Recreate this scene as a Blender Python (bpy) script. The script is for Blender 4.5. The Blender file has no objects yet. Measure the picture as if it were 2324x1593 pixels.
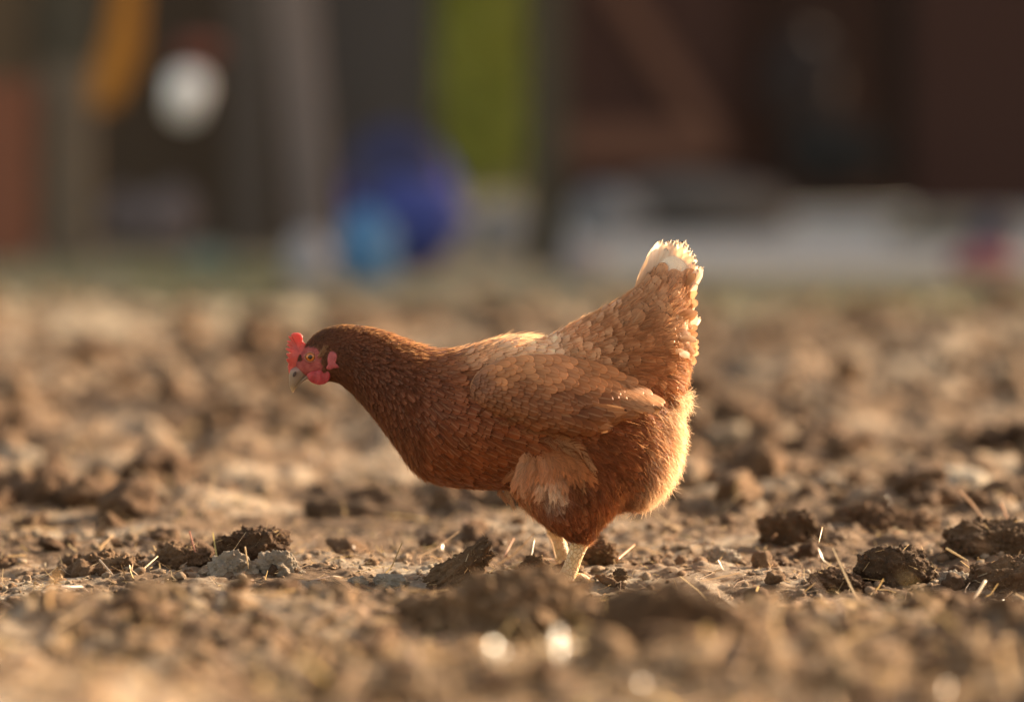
import bpy, bmesh, math, random
import numpy as np
from mathutils import Vector
from mathutils.bvhtree import BVHTree
R = math.radians
sc = bpy.context.scene
col = sc.collection
random.seed(7); rng = np.random.default_rng(7)

# ------------------------------------------------------------------ camera, sky, sun, exposure
F = 8715.0; CX, CY = 1162.0, 796.5; HORIZ = 313.0; H = 0.45; HY = 3.9      # picture units are 2324 wide
PITCH = math.atan((CY - HORIZ) / F)
cam_d = bpy.data.cameras.new('camera'); cam = bpy.data.objects.new('camera', cam_d); col.objects.link(cam)
cam_d.lens = 135; cam_d.sensor_width = 36; cam_d.clip_start = 0.05; cam_d.clip_end = 500
cam.location = (0, 0, H); cam.rotation_euler = (math.pi/2 - PITCH, 0, 0)
cam_d.dof.use_dof = True; cam_d.dof.focus_distance = 3.875; cam_d.dof.aperture_fstop = 1.95
sc.camera = cam
SUN_AZ, SUN_EL = R(58), R(20)
w = bpy.data.worlds.new('World'); sc.world = w; w.use_nodes = True
wn = w.node_tree.nodes; wl = w.node_tree.links
sky = wn.new('ShaderNodeTexSky'); sky.sky_type = 'NISHITA'; sky.sun_disc = False
sky.sun_elevation = SUN_EL; sky.sun_rotation = SUN_AZ; sky.dust_density = 2.0
wb = wn.new('ShaderNodeMix'); wb.data_type = 'RGBA'; wb.blend_type = 'MULTIPLY'; wb.inputs[0].default_value = 1
wb.inputs[7].default_value = (1.42, 1.0, 0.68, 1)
wl.new(sky.outputs[0], wb.inputs[6]); wl.new(wb.outputs[2], wn['Background'].inputs[0])
wn['Background'].inputs[1].default_value = 0.11
sd = bpy.data.lights.new('sun', 'SUN'); sd.energy = 5.0; sd.angle = R(0.5); sd.color = (1.0, 0.82, 0.58)
sun = bpy.data.objects.new('sun', sd); col.objects.link(sun)
sdir = Vector((math.sin(SUN_AZ)*math.cos(SUN_EL), math.cos(SUN_AZ)*math.cos(SUN_EL), math.sin(SUN_EL)))
sun.rotation_euler = sdir.to_track_quat('Z', 'Y').to_euler()
sc.view_settings.view_transform = 'Standard'; sc.view_settings.look = 'None'
sc.view_settings.exposure = 1.85; sc.view_settings.gamma = 1
sc.render.engine = 'CYCLES'
sc.cycles.use_denoising = True
sc.cycles.max_bounces = 8; sc.cycles.transmission_bounces = 6; sc.cycles.diffuse_bounces = 4

# ------------------------------------------------------------------ helpers
cp, sp = math.cos(PITCH), math.sin(PITCH)
def at(zx, zy, Y):
    a = (zx - CX) / F; b = -(zy - CY) / F
    dy = cp + b*sp; dz = -sp + b*cp
    t = Y / dy
    return np.array((a*t, Y, H + dz*t))
def ground_Y(zy): return F*H/(zy - HORIZ)

def hash3(i, j, k, seed):
    n = (i*374761393 + j*668265263 + k*1274126177 + seed*974634533) & 0xffffffff
    n = ((n ^ (n >> 13)) * 1274126177) & 0xffffffff
    n = (n ^ (n >> 16)) & 0xffffff
    return n / float(0xffffff)
def vnoise(p, seed=0):
    p = np.asarray(p, float); f = np.floor(p).astype(np.int64); t = p - f; t = t*t*(3-2*t)
    r = 0
    for a in (0, 1):
        for b in (0, 1):
            for c in (0, 1):
                wgt = (t[..., 0] if a else 1-t[..., 0])*(t[..., 1] if b else 1-t[..., 1])*(t[..., 2] if c else 1-t[..., 2])
                r = r + wgt*hash3(f[..., 0]+a, f[..., 1]+b, f[..., 2]+c, seed)
    return r*2-1
def fbm(p, oct=4, seed=0, gain=.5):
    r = 0; a = 1; s = 0
    for o in range(oct):
        r = r + a*vnoise(p*(2.03**o), seed+o*17); s += a; a *= gain
    return r/s
def worley(p, seed=0):
    f = np.floor(p).astype(np.int64); best = np.full(p.shape[:-1], 9.0)
    zr = (-1, 0, 1) if np.ptp(p[..., 2]) > 1e-9 else (0,)
    for a in (-1, 0, 1):
        for b in (-1, 0, 1):
            for c in zr:
                i, j, k = f[..., 0]+a, f[..., 1]+b, f[..., 2]+c
                q = np.stack([i+hash3(i, j, k, seed), j+hash3(i, j, k, seed+1), k+(hash3(i, j, k, seed+2) if len(zr) > 1 else 0*i)], -1)
                best = np.minimum(best, ((p-q)**2).sum(-1))
    return np.sqrt(best)
def smooth(a, b, x):
    t = np.clip((x-a)/(b-a), 0, 1); return t*t*(3-2*t)

def make_mesh(name, V, faces, mat=None, colors=None, uvs=None, shade=True):
    """faces: (n,3) or (n,4) array, or a list of such arrays / of tuples"""
    me = bpy.data.meshes.new(name)
    V = np.asarray(V, np.float32)
    if isinstance(faces, np.ndarray): faces = [faces]
    if faces and not isinstance(faces[0], np.ndarray):
        loops = np.array([i for f in faces for i in f], np.int32); tot = np.array([len(f) for f in faces], np.int32)
    else:
        loops = np.concatenate([f.ravel() for f in faces]).astype(np.int32)
        tot = np.concatenate([np.full(len(f), f.shape[1]) for f in faces]).astype(np.int32)
    me.vertices.add(len(V)); me.vertices.foreach_set('co', V.ravel())
    me.loops.add(len(loops)); me.loops.foreach_set('vertex_index', loops)
    me.polygons.add(len(tot)); st = np.concatenate([[0], np.cumsum(tot)[:-1]]).astype(np.int32)
    me.polygons.foreach_set('loop_start', st)
    me.polygons.foreach_set('use_smooth', np.full(len(tot), shade, bool))
    if colors is not None:
        ca = me.color_attributes.new('Col', 'FLOAT_COLOR', 'POINT')
        c4 = np.ones((len(V), 4), np.float32); c4[:, :colors.shape[1]] = colors
        ca.data.foreach_set('color', c4.ravel())
    if uvs is not None:
        ul = me.uv_layers.new(name='UVMap'); ul.data.foreach_set('uv', np.asarray(uvs, np.float32)[loops].ravel())
    me.update(calc_edges=True); me.validate()
    if mat: me.materials.append(mat)
    return me
def link(name, me, parent=None):
    o = bpy.data.objects.new(name, me); col.objects.link(o)
    if parent is not None: o.parent = parent; o.matrix_parent_inverse = parent.matrix_world.inverted()
    return o
def empty(name, loc):
    o = bpy.data.objects.new(name, None); col.objects.link(o); o.location = loc; o.empty_display_size = .05
    bpy.context.view_layer.update(); return o
def tag(o, label=None, cat=None, group=None, kind=None):
    for k, v in (('label', label), ('category', cat), ('group', group), ('kind', kind)):
        if v: o[k] = v
    return o

class NB:
    """small node builder"""
    def __init__(s, name):
        s.m = bpy.data.materials.new(name); s.m.use_nodes = True
        s.t = s.m.node_tree; s.t.nodes.clear(); s.out = s.t.nodes.new('ShaderNodeOutputMaterial')
    def n(s, typ, ins=None, **kw):
        nd = s.t.nodes.new(typ)
        for k, v in kw.items(): setattr(nd, k, v)
        for k, v in (ins or {}).items():
            if isinstance(v, bpy.types.NodeSocket): s.t.links.new(v, nd.inputs[k])
            else: nd.inputs[k].default_value = v
        return nd
    def noise(s, vec, scale, detail=4, rough=.55, **kw):
        return s.n('ShaderNodeTexNoise', {'Vector': vec, 'Scale': scale, 'Detail': detail, 'Roughness': rough}, **kw).outputs['Fac']
    def ramp(s, fac, stops):
        r = s.n('ShaderNodeValToRGB', {'Fac': fac}); e = r.color_ramp.elements
        while len(e) < len(stops): e.new(.5)
        for i, (p, c) in enumerate(stops):
            e[i].position = p; e[i].color = (*c, 1) if len(c) == 3 else c
        return r.outputs['Color']
    def mix(s, fac, a, b, mode='MIX'):
        return s.n('ShaderNodeMix', {0: fac, 6: a, 7: b}, data_type='RGBA', blend_type=mode).outputs[2]
    def math(s, op, a, b=0.0):
        return s.n('ShaderNodeMath', {0: a, 1: b}, operation=op).outputs[0]
    def bump(s, h, strength, dist):
        return s.n('ShaderNodeBump', {'Height': h, 'Strength': strength, 'Distance': dist}).outputs[0]
    def done(s, sh):
        s.t.links.new(sh, s.out.inputs['Surface']); return s.m
def c4(*c): return (c[0], c[1], c[2], 1)

def mat_soil(name, dark, mid, pale, bias=0.0, scale=1.0, zone=False):
    b = NB(name); g = b.n('ShaderNodeNewGeometry').outputs['Position']
    n1 = b.noise(g, 4*scale, 6, .6); n2 = b.noise(g, 45*scale, 5, .65); n3 = b.noise(g, 380, 4, .7)
    f = b.math('ADD', b.math('MULTIPLY', n1, .66), b.math('MULTIPLY', n2, .34))
    f = b.math('ADD', f, bias)
    c = b.ramp(f, [(.36, dark), (.5, mid), (.64, pale)])
    c = b.mix(b.math('MULTIPLY', n3, .9), c, b.mix(.5, c, c4(.02, .012, .008)), 'MIX')
    # crumbs and chaff flecks
    v = b.n('ShaderNodeTexVoronoi', {'Vector': g, 'Scale': 420.0}).outputs['Distance']
    fl = b.n('ShaderNodeMapRange', {0: v, 1: .10, 2: .17, 3: 1.0, 4: 0.0}).outputs[0]
    c = b.mix(b.math('MULTIPLY', fl, .5), c, c4(.5, .37, .2))
    if zone:
        sx = b.n('ShaderNodeSeparateXYZ', {0: g})
        far = b.n('ShaderNodeMapRange', {0: b.math('ADD', sx.outputs[1], b.math('MULTIPLY', n1, 2.0)), 1: 9.6, 2: 11.4}).outputs[0]
        c = b.mix(far, c, b.mix(n2, c4(.32, .285, .21), c4(.25, .23, .15)))
    h = b.math('ADD', b.math('MULTIPLY', b.noise(g, 160, 6, .75), 1.0), b.math('MULTIPLY', b.noise(g, 700, 3, .7), .35))
    bs = b.n('ShaderNodeBsdfPrincipled', {'Base Color': c, 'Roughness': .93, 'Specular IOR Level': .25, 'Normal': b.bump(h, .8, .006)})
    return b.done(bs.outputs[0])
M_GROUND = mat_soil('ground_soil', (.058, .034, .020), (.205, .128, .074), (.46, .385, .295), 0.005, zone=True)
M_DARK = mat_soil('dark_clod', (.045, .026, .014), (.10, .058, .031), (.20, .12, .065), 0.02)
M_BROWN = mat_soil('brown_clod', (.06, .032, .017), (.14, .078, .041), (.27, .165, .09), 0.0)
M_TAN = mat_soil('tan_clod', (.085, .047, .025), (.20, .118, .062), (.36, .24, .14), 0.02)
M_GREY = mat_soil('grey_clod', (.20, .15, .105), (.36, .29, .22), (.46, .40, .32), 0.05)
M_MIXED = mat_soil('crumb_soil', (.09, .05, .028), (.27, .17, .10), (.45, .36, .26), 0.03, scale=2.0)

def mat_straw():
    b = NB('straw'); c = b.n('ShaderNodeVertexColor', layer_name='Col').outputs['Color']
    d = b.n('ShaderNodeBsdfPrincipled', {'Base Color': c, 'Roughness': .32, 'Specular IOR Level': .8}).outputs[0]
    t = b.n('ShaderNodeBsdfTranslucent', {'Color': c}).outputs[0]
    return b.done(b.n('ShaderNodeMixShader', {0: .35, 1: d, 2: t}).outputs[0])
M_STRAW = mat_straw()

def mat_feather(name, trans=.35, sheen=.2, barb=True):
    b = NB(name); c = b.n('ShaderNodeVertexColor', layer_name='Col').outputs['Color']
    if barb:
        uv = b.n('ShaderNodeUVMap', uv_map='UVMap').outputs[0]
        s = b.n('ShaderNodeSeparateXYZ', {0: uv})
        ax = b.math('ABSOLUTE', s.outputs[0])
        bb = b.math('SUBTRACT', s.outputs[1], b.math('MULTIPLY', ax, .45))
        pos = b.n('ShaderNodeNewGeometry').outputs['Position']
        st = b.n('ShaderNodeCombineXYZ', {0: b.math('MULTIPLY', bb, 22.0), 1: b.noise(pos, 60, 2), 2: 0.0}).outputs[0]
        nz = b.noise(st, 1.0, 3, .6)
        c = b.mix(b.math('MULTIPLY', nz, .8), b.mix(1.0, c, c4(1.25, 1.22, 1.18), 'MULTIPLY'), b.mix(1.0, c, c4(.55, .5, .45), 'MULTIPLY'))
        # pale shaft
        sh = b.n('ShaderNodeMapRange', {0: ax, 1: .03, 2: .16, 3: .38, 4: 0.0}).outputs[0]
        c = b.mix(sh, c, b.mix(.55, c, c4(.75, .48, .27)))
        bump = b.bump(nz, .35, .001)
        d = b.n('ShaderNodeBsdfPrincipled', {'Base Color': c, 'Roughness': .5, 'Specular IOR Level': .22, 'Sheen Weight': sheen, 'Sheen Roughness': .4, 'Normal': bump}).outputs[0]
    else:
        d = b.n('ShaderNodeBsdfPrincipled', {'Base Color': c, 'Roughness': .6, 'Specular IOR Level': .3, 'Sheen Weight': sheen}).outputs[0]
    tc = b.mix(.35, c, c4(1, .62, .3), 'MIX')
    t = b.n('ShaderNodeBsdfTranslucent', {'Color': tc}).outputs[0]
    return b.done(b.n('ShaderNodeMixShader', {0: trans, 1: d, 2: t}).outputs[0])
M_FEATHER = mat_feather('feather', .20, .03)
M_TAIL = mat_feather('tail_feather', .5, .05)
M_FLUFF = mat_feather('fluff', .5, .1, barb=False)

def mat_skin(name, base, sub=.4, rad=(.006, .002, .001), bump_s=.3, scale=900, rough=.42, pale=None):
    b = NB(name); p = b.n('ShaderNodeTexCoord').outputs['Object']
    n = b.noise(p, scale*.3, 4, .6)
    c = b.mix(n, c4(*[v*.75 for v in base]), c4(*(pale or [min(1, v*1.3) for v in base])))
    v = b.n('ShaderNodeTexVoronoi', {'Vector': p, 'Scale': float(scale)}).outputs['Distance']
    bs = b.n('ShaderNodeBsdfPrincipled', {'Base Color': c, 'Roughness': rough, 'Subsurface Weight': sub, 'Subsurface Radius': (1, .3, .15),
        'Subsurface Scale': .006, 'Normal': b.bump(v, bump_s, .0012)})
    t = b.n('ShaderNodeBsdfTranslucent', {'Color': c4(base[0], base[1]*.8, base[2]*.8)}).outputs[0]
    return b.done(b.n('ShaderNodeMixShader', {0: .28, 1: bs.outputs[0], 2: t}).outputs[0])
M_COMB = mat_skin('comb_skin', (.66, .085, .07), .4, pale=(.74, .17, .14))
M_WATTLE = mat_skin('wattle_skin', (.52, .045, .055), .4, pale=(.60, .10, .11))
M_LOBE = mat_skin('earlobe_skin', (.50, .07, .085), .4, pale=(.62, .17, .18))

def mat_plain(name, c, rough=.8, var=.35, scale=6.0, stretch=(1, 1, 1), bump=.3, metal=0.0, spec=.4):
    b = NB(name); p = b.n('ShaderNodeTexCoord').outputs['Object']
    mp = b.n('ShaderNodeMapping', {'Vector': p, 'Scale': stretch}).outputs[0]
    n = b.noise(mp, scale, 6, .6)
    cc = b.mix(n, c4(*[v*(1-var) for v in c]), c4(*[min(1, v*(1+var)) for v in c]))
    bs = b.n('ShaderNodeBsdfPrincipled', {'Base Color': cc, 'Roughness': rough, 'Metallic': metal, 'Specular IOR Level': spec, 'Normal': b.bump(n, bump, .01)})
    return b.done(bs.outputs[0])

def catmull(P, n):
    P = np.asarray(P, float); Q = np.vstack([2*P[0]-P[1], P, 2*P[-1]-P[-2]]); out = []
    for i in range(1, len(Q)-2):
        a, b, c, d = Q[i-1], Q[i], Q[i+1], Q[i+2]
        for k in range(n):
            t = k/n
            out.append(.5*((2*b)+(-a+c)*t+(2*a-5*b+4*c-d)*t*t+(-a+3*b-3*c+d)*t**3))
    out.append(Q[-2]); return np.array(out)
def tube(points, radii, seg=12, sub=4, squash=1.0, cap=True):
    P = np.column_stack([np.asarray(points, float), np.asarray(radii, float)])
    P = catmull(P, sub) if sub > 1 else P
    V = []; Fc = []
    up = np.array((0, 1, 0.0))
    for i, q in enumerate(P):
        a = P[max(i-1, 0), :3]; b = P[min(i+1, len(P)-1), :3]; t = b-a; t /= (np.linalg.norm(t)+1e-9)
        if abs(t @ up) > .95: up = np.array((1.0, 0, 0))
        u = np.cross(t, up); u /= np.linalg.norm(u); v = np.cross(t, u)
        for k in range(seg):
            an = 2*math.pi*k/seg
            V.append(q[:3]+max(q[3], 1e-5)*(math.cos(an)*u+math.sin(an)*v*squash))
    n = len(P)
    for i in range(n-1):
        for k in range(seg):
            a = i*seg+k; b = i*seg+(k+1) % seg; Fc.append((a, b, b+seg, a+seg))
    if cap:
        Fc.append(tuple(range(seg-1, -1, -1))); Fc.append(tuple((n-1)*seg+k for k in range(seg)))
    return np.array(V), Fc
def loft(secs, y0, Y=HY, seg=40, sub=4, scale=1.0):
    """secs: (topx, topy, botx, boty, halfwidth) in picture units at depth Y; y0 metres of sideways shift"""
    P = catmull(np.array(secs, float), sub); V = []; Fc = []; s = Y/F
    for q in P:
        A = at(q[0], q[1], Y); B = at(q[2], q[3], Y); C = (A+B)/2; u = (A-B)/2
        for k in range(seg):
            an = 2*math.pi*k/seg
            V.append(C+u*math.cos(an)+np.array((0, 1, 0))*(math.sin(an)*abs(q[4])*s)+np.array((0, y0, 0)))
    n = len(P)
    for i in range(n-1):
        for k in range(seg):
            a = i*seg+k; b = i*seg+(k+1) % seg; Fc.append((a, b, b+seg, a+seg))
    Fc.append(tuple(range(seg-1, -1, -1))); Fc.append(tuple((n-1)*seg+k for k in range(seg)))
    return np.array(V), Fc
def join(parts):
    V = []; Fc = []; o = 0
    for v, f in parts:
        V.append(v); Fc += [tuple(i+o for i in q) for q in f]; o += len(v)
    return np.vstack(V), Fc
def box(c, s, rot=None):
    V = np.array([(x, y, z) for x in (-.5, .5) for y in (-.5, .5) for z in (-.5, .5)])*np.array(s)
    if rot is not None: V = V @ np.array(rot).T
    V = V+np.array(c)
    return V, [(0, 1, 3, 2), (4, 6, 7, 5), (0, 4, 5, 1), (2, 3, 7, 6), (0, 2, 6, 4), (1, 5, 7, 3)]
def rot_y(a): c, s = math.cos(a), math.sin(a); return np.array(((c, 0, s), (0, 1, 0), (-s, 0, c)))
def rot_z(a): c, s = math.cos(a), math.sin(a); return np.array(((c, -s, 0), (s, c, 0), (0, 0, 1)))
def bevel(me, w, seg=2):
    bm = bmesh.new(); bm.from_mesh(me)
    bmesh.ops.recalc_face_normals(bm, faces=bm.faces)
    bmesh.ops.bevel(bm, geom=bm.edges[:]+bm.verts[:], offset=w, segments=seg, affect='EDGES', profile=.5)
    bm.to_mesh(me); bm.free(); return me

# ------------------------------------------------------------------ ground
def ground_h(x, y, fine=True):
    x = np.asarray(x, float); y = np.asarray(y, float)
    p = np.stack([x, y, np.zeros_like(x)], -1)
    z = .050*smooth(3.68, 2.75, y)*1.0 - .010*np.exp(-((y-3.72)/.10)**2)
    z = z - .10*smooth(2.4, 1.2, y)
    amp = np.interp(y, [2.4, 3.5, 3.7, 4.1, 5, 7, 9, 10.5, 11.5], [.044, .036, .012, .016, .040, .058, .058, .028, .006])
    z = z + amp*fbm(p*5.5+3.1, 3, 5) 
    f1 = worley(p*11+.7*vnoise(p*9, 3)[..., None], 21)
    amp2 = np.interp(y, [2.4, 3.5, 3.7, 4.1, 5, 7, 9, 10.5, 11.5], [.036, .030, .010, .016, .036, .044, .036, .014, .003])
    m = smooth(-.15, .35, fbm(p*3.3+11, 2, 9))
    z = z + amp2*np.maximum(0, .75-f1)*(.4+1.0*m)
    if fine:
        f2 = worley(p*38+.6*vnoise(p*30, 8)[..., None], 31)
        z = z + .006*np.maximum(0, .7-f2)*(1+m)*(y < 12) + .0045*fbm(p*60, 3, 44, .6)*(y < 12)
    z = z*np.where(y > 11, np.clip((13.2-y)/2.2, 0, 1), 1)
    return z
def spaced(lo, hi, f0, f1, d0, g, dmax):
    mid = list(np.arange(f0, f1, d0)); a = []; x = f0; d = d0
    while x > lo: d = min(d*g, dmax); x -= d; a.append(x)
    b = []; x = mid[-1]; d = d0
    while x < hi: d = min(d*g, dmax); x += d; b.append(x)
    return np.array(a[::-1]+mid+b)
gx = spaced(-60, 60, -.62, .62, .0036, 1.03, 6)
gy = spaced(-30, 120, 2.55, 4.35, .0036, 1.012, 8)
GX, GY = np.meshgrid(gx, gy)
jx = (rng.random(GX.shape)-.5)*.0012; jy = (rng.random(GX.shape)-.5)*.0012
GX = GX+jx; GY = GY+jy
GZ = ground_h(GX, GY)
nx, ny = len(gx), len(gy)
idx = np.arange(nx*ny).reshape(ny, nx)
quads = np.stack([idx[:-1, :-1], idx[:-1, 1:], idx[1:, 1:], idx[1:, :-1]], -1).reshape(-1, 4)
gme = make_mesh('ground', np.stack([GX, GY, GZ], -1).reshape(-1, 3), quads, M_GROUND)
tag(link('ground', gme), kind='structure')

# ------------------------------------------------------------------ clods of soil
_ico = {}
def ico(sub):
    if sub not in _ico:
        bm = bmesh.new(); bmesh.ops.create_icosphere(bm, subdivisions=sub, radius=1)
        _ico[sub] = (np.array([v.co[:] for v in bm.verts]), np.array([[v.index for v in f.verts] for f in bm.faces])); bm.free()
    return _ico[sub]
def clod_shape(sub, seed, rough=1.0):
    v, f = ico(sub)
    o = np.array((seed*3.17, seed*1.73, seed*.91))
    if sub == 3: return v*(1+.55*fbm(v*1.5+o, 2, seed)+.35*(.5-worley(v*2.4+o, seed+3))+.22*(.5-worley(v*6+o, seed+5)))[:, None], f
    r = 1+rough*(.42*fbm(v*1.5+o, 3, seed)+.30*(.45-worley(v*2.6+o, seed+3))+.13*(.5-worley(v*7+o, seed+5))*(1 if sub > 2 else 0))
    if sub > 4: r = r+rough*(.05*fbm(v*18+o, 3, seed+8, .7)+.06*(.5-worley(v*13+o, seed+15))+.05*(.5-worley(v*29+o, seed+16)))
    return v*r[:, None], f
def clod(name, zx0, zx1, zy0, zy1, Y, mat, seed, label, cat, group=None, tilt=0, depth=.8, rough=1.0, sub=6, bits=0):
    """one clod filling the picture box zx0..zx1, zy0..zy1 at depth Y"""
    v, f = clod_shape(sub, seed, rough)
    v = v/np.abs(v).max(0)*1.12
    hw = (zx1-zx0)/2*Y/F; hz = (zy1-zy0)/2*Y/F*1.15
    v = v*np.array((hw, hw*depth, hz)) @ rot_y(tilt).T
    c = at((zx0+zx1)/2, (zy0+zy1)/2+ (zy1-zy0)*.07, Y)
    o = link(name, make_mesh(name, v, f, mat)); o.location = c
    if bits:   # chaff stuck in the clod
        V = []; Fc = []; C = []
        ids = rng.choice(len(v), bits)
        for i in ids:
            n = v[i]/np.linalg.norm(v[i]); d = n+rng.normal(0, .8, 3); d /= np.linalg.norm(d)
            L = rng.uniform(.004, .013); wd = np.cross(d, rng.normal(0, 1, 3)); wd = wd/np.linalg.norm(wd)*rng.uniform(.0003, .0007)
            b = len(V); p = v[i]-d*.002; V += [p-wd, p+wd, p+d*L+wd*.5, p+d*L-wd*.5]; Fc.append((b, b+1, b+2, b+3))
            cc = np.array((.55, .40, .22))*rng.uniform(.4, 1.2); C += [cc]*4
        ch_ = link('chaff', make_mesh('chaff', V, Fc, M_STRAW, np.array(C)), o); ch_.matrix_parent_inverse.identity(); ch_['kind'] = 'stuff'
    if Y < 4.4 and sub == 6 and mat is not M_GREY:
        vc, fc = clod_shape(1, seed+50, 1.0); cnt = int(90+(zx1-zx0)*1.0); ids = rng.choice(len(v), cnt); Vs = []; Fs = []
        for q, i in enumerate(ids):
            sz = (zx1-zx0)*Y/F*rng.uniform(.008, .035)
            Vs.append((vc*sz*rng.uniform(.6, 1.3, 3)) @ rot_z(rng.uniform(0, 6)).T @ rot_y(rng.uniform(0, 6)).T+v[i]*1.005); Fs.append(fc+q*len(vc))
        cr_ = link('crumbs', make_mesh('crumbs', np.vstack(Vs), np.vstack(Fs), mat, shade=False), o); cr_.matrix_parent_inverse.identity(); cr_['kind'] = 'stuff'
    tag(o, label, cat, group); return o
exec_clods = [
 # zx0 zx1 zy0 zy1  Y  mat seed tilt depth label
 (952, 1132, 1256, 1326, 3.85, M_DARK, 3, -.68, .5, 'dark crumbly clod tilted up to the right, just left of the hen legs', 'clod', 60),
 (1936, 2118, 1238, 1362, 3.84, M_DARK, 5, .1, .8, 'largest dark brown rounded clod on the right, bristling with chaff', 'clod', 70),
 (1832, 1965, 1288, 1350, 3.80, M_BROWN, 8, .25, .8, 'small brown crumbly clod leaning against the big dark clod', 'clod', 50),
 (1722, 1868, 1158, 1256, 4.17, M_DARK, 11, 0, .7, 'dark double peaked clod standing alone right of the hen tail fluff', 'clod', 20),
 (1868, 2136, 1146, 1262, 4.30, M_BROWN, 14, .0, .7, 'broad blurred reddish brown heap just behind the largest dark clod', 'soil heap', 30),
 (2120, 2400, 1176, 1300, 4.05, M_DARK, 17, .0, .7, 'dark crumbly heap of soil cut by the right edge of the picture', 'soil heap', 40),
 (2190, 2420, 1262, 1400, 3.82, M_BROWN, 19, -.15, .7, 'brown soil lump with straw at the lower right edge', 'soil lump', 40),
 (486, 672, 1186, 1296, 3.96, M_BROWN, 23, .1, .7, 'brown crumbly cap of soil on top of the pale lumps at left', 'clod', 40),
 (466, 584, 1250, 1338, 3.88, M_GREY, 24, 0, .8, 'pale grey lump, left one of the pair under the brown cap', 'soil lump', 4),
 (570, 690, 1240, 1340, 3.89, M_GREY, 27, .3, .8, 'pale grey lump, right one of the pair under the brown cap', 'soil lump', 4),
 (350, 486, 1232, 1316, 3.95, M_BROWN, 29, 0, .8, 'rounded brown clod left of the pale lumps, twigs standing on it', 'clod', 30),
 (130, 352, 1252, 1360, 3.93, M_BROWN, 31, -.2, .8, 'long low brown mound sloping down towards the left', 'soil mound', 40),
 (-60, 66, 1348, 1420, 3.78, M_GREY, 33, 0, .8, 'pale stone-like lump at the left edge of the picture', 'soil lump', 4),
 (-70, 88, 1268, 1350, 4.05, M_BROWN, 35, 0, .8, 'brown clod behind the pale lump at the left edge', 'clod', 10),
 (660, 758, 1318, 1368, 3.81, M_GREY, 37, .2, .8, 'small angular grey lump on the bare patch left of centre', 'soil lump', 6),
 (788, 836, 1306, 1336, 3.86, M_GREY, 39, 0, .8, 'tiny grey nub of soil between two larger grey lumps', 'soil lump', 2),
 (846, 926, 1300, 1342, 3.87, M_GREY, 41, 0, .8, 'flat grey lump left of the dark tilted clod', 'soil lump', 4),
 (712, 872, 1264, 1318, 4.02, M_DARK, 43, 0, .7, 'low dark brown ridge of soil behind the small grey lumps', 'soil ridge', 20),
 (1392, 1426, 1288, 1316, 3.84, M_DARK, 45, .2, .9, 'tiny dark crumb lying right of the hen foot', 'crumb', 14),
 (1332, 1404, 1224, 1276, 3.99, M_BROWN, 47, .1, .8, 'small reddish clod with twigs behind the hen leg', 'clod', 16),
 (1180, 1252, 1262, 1312, 3.90, M_BROWN, 49, 0, .8, 'small brown clod directly in front of the far leg', 'clod', 14),
 (1600, 1680, 1240, 1290, 4.02, M_GREY, 51, .2, .8, 'pale flat lump on the bare patch right of the legs', 'soil lump', 2),
 (1700, 1770, 1290, 1330, 3.92, M_GREY, 53, 0, .8, 'pale angular lump left of the big dark clod', 'soil lump', 3),
 (2120, 2212, 1290, 1352, 3.84, M_GREY, 55, 0, .8, 'grey brown lump between big dark clod and right edge', 'soil lump', 10),
 (940, 1400, 1300, 1470, 3.30, M_TAN, 57, .04, .6, 'wide blurred dark mound in front of the hen feet', 'soil mound', 20),
 (1345, 1655, 1325, 1545, 2.98, M_DARK, 59, .06, .7, 'blurred dark clod in the near foreground right of the feet', 'clod', 20),
 (290, 560, 1336, 1440, 3.38, M_TAN, 61, .25, .7, 'blurred brown mound in the left foreground', 'soil mound', 20),
 (2110, 2420, 1370, 1490, 3.30, M_BROWN, 62, .0, .7, 'blurred brown clod in the right foreground', 'clod', 10),
 (680, 970, 1110, 1280, 4.55, M_DARK, 63, .1, .7, 'blurred dark heap behind and left of the hen legs', 'soil heap', 10),
 (2040, 2250, 1060, 1180, 4.9, M_GREY, 65, 0, .7, 'blurred grey clod behind the heaps at right', 'clod', 0),
 (2210, 2380, 1090, 1200, 4.6, M_DARK, 67, 0, .7, 'very dark blurred clod at the right edge behind the crumbly heap', 'clod', 0),
 (1610, 1760, 1010, 1080, 5.3, M_DARK, 69, 0, .7, 'dark blurred clod just right of the hen rump fluff', 'clod', 0),
 (2110, 2200, 990, 1070, 5.5, M_DARK, 70, 0, .7, 'blurred dark clod in the middle distance at right', 'clod', 0),
 (480, 600, 900, 960, 6.2, M_DARK, 71, 0, .7, 'blurred dark clod on the ground left of the beak', 'clod', 0),
 (640, 800, 868, 925, 6.5, M_DARK, 72, 0, .7, 'blurred dark clod right below the beak', 'clod', 0),
 (-40, 90, 1010, 1100, 5.2, M_GREY, 75, 0, .7, 'blurred blue grey stone at the left edge', 'stone', 0),
 (1940, 2080, 690, 800, 8.8, M_BROWN, 73, 0, .7, 'blurred rusty brown clump farthest back on the right', 'clod', 0),
 (2120, 2300, 740, 850, 8.2, M_BROWN, 74, 0, .7, 'blurred rusty brown heap near right edge, middle distance', 'soil heap', 0),
 (1740, 1960, 800, 880, 7.4, M_BROWN, 76, 0, .7, 'blurred brown heap right of the hen rump', 'soil heap', 0),
 (380, 560, 800, 870, 7.9, M_DARK, 77, 0, .7, 'blurred dark brown heap left of the comb', 'soil heap', 0),
 (60, 200, 780, 850, 7.9, M_DARK, 78, 0, .7, 'blurred dark brown heap at far left', 'soil heap', 0),
]
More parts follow.
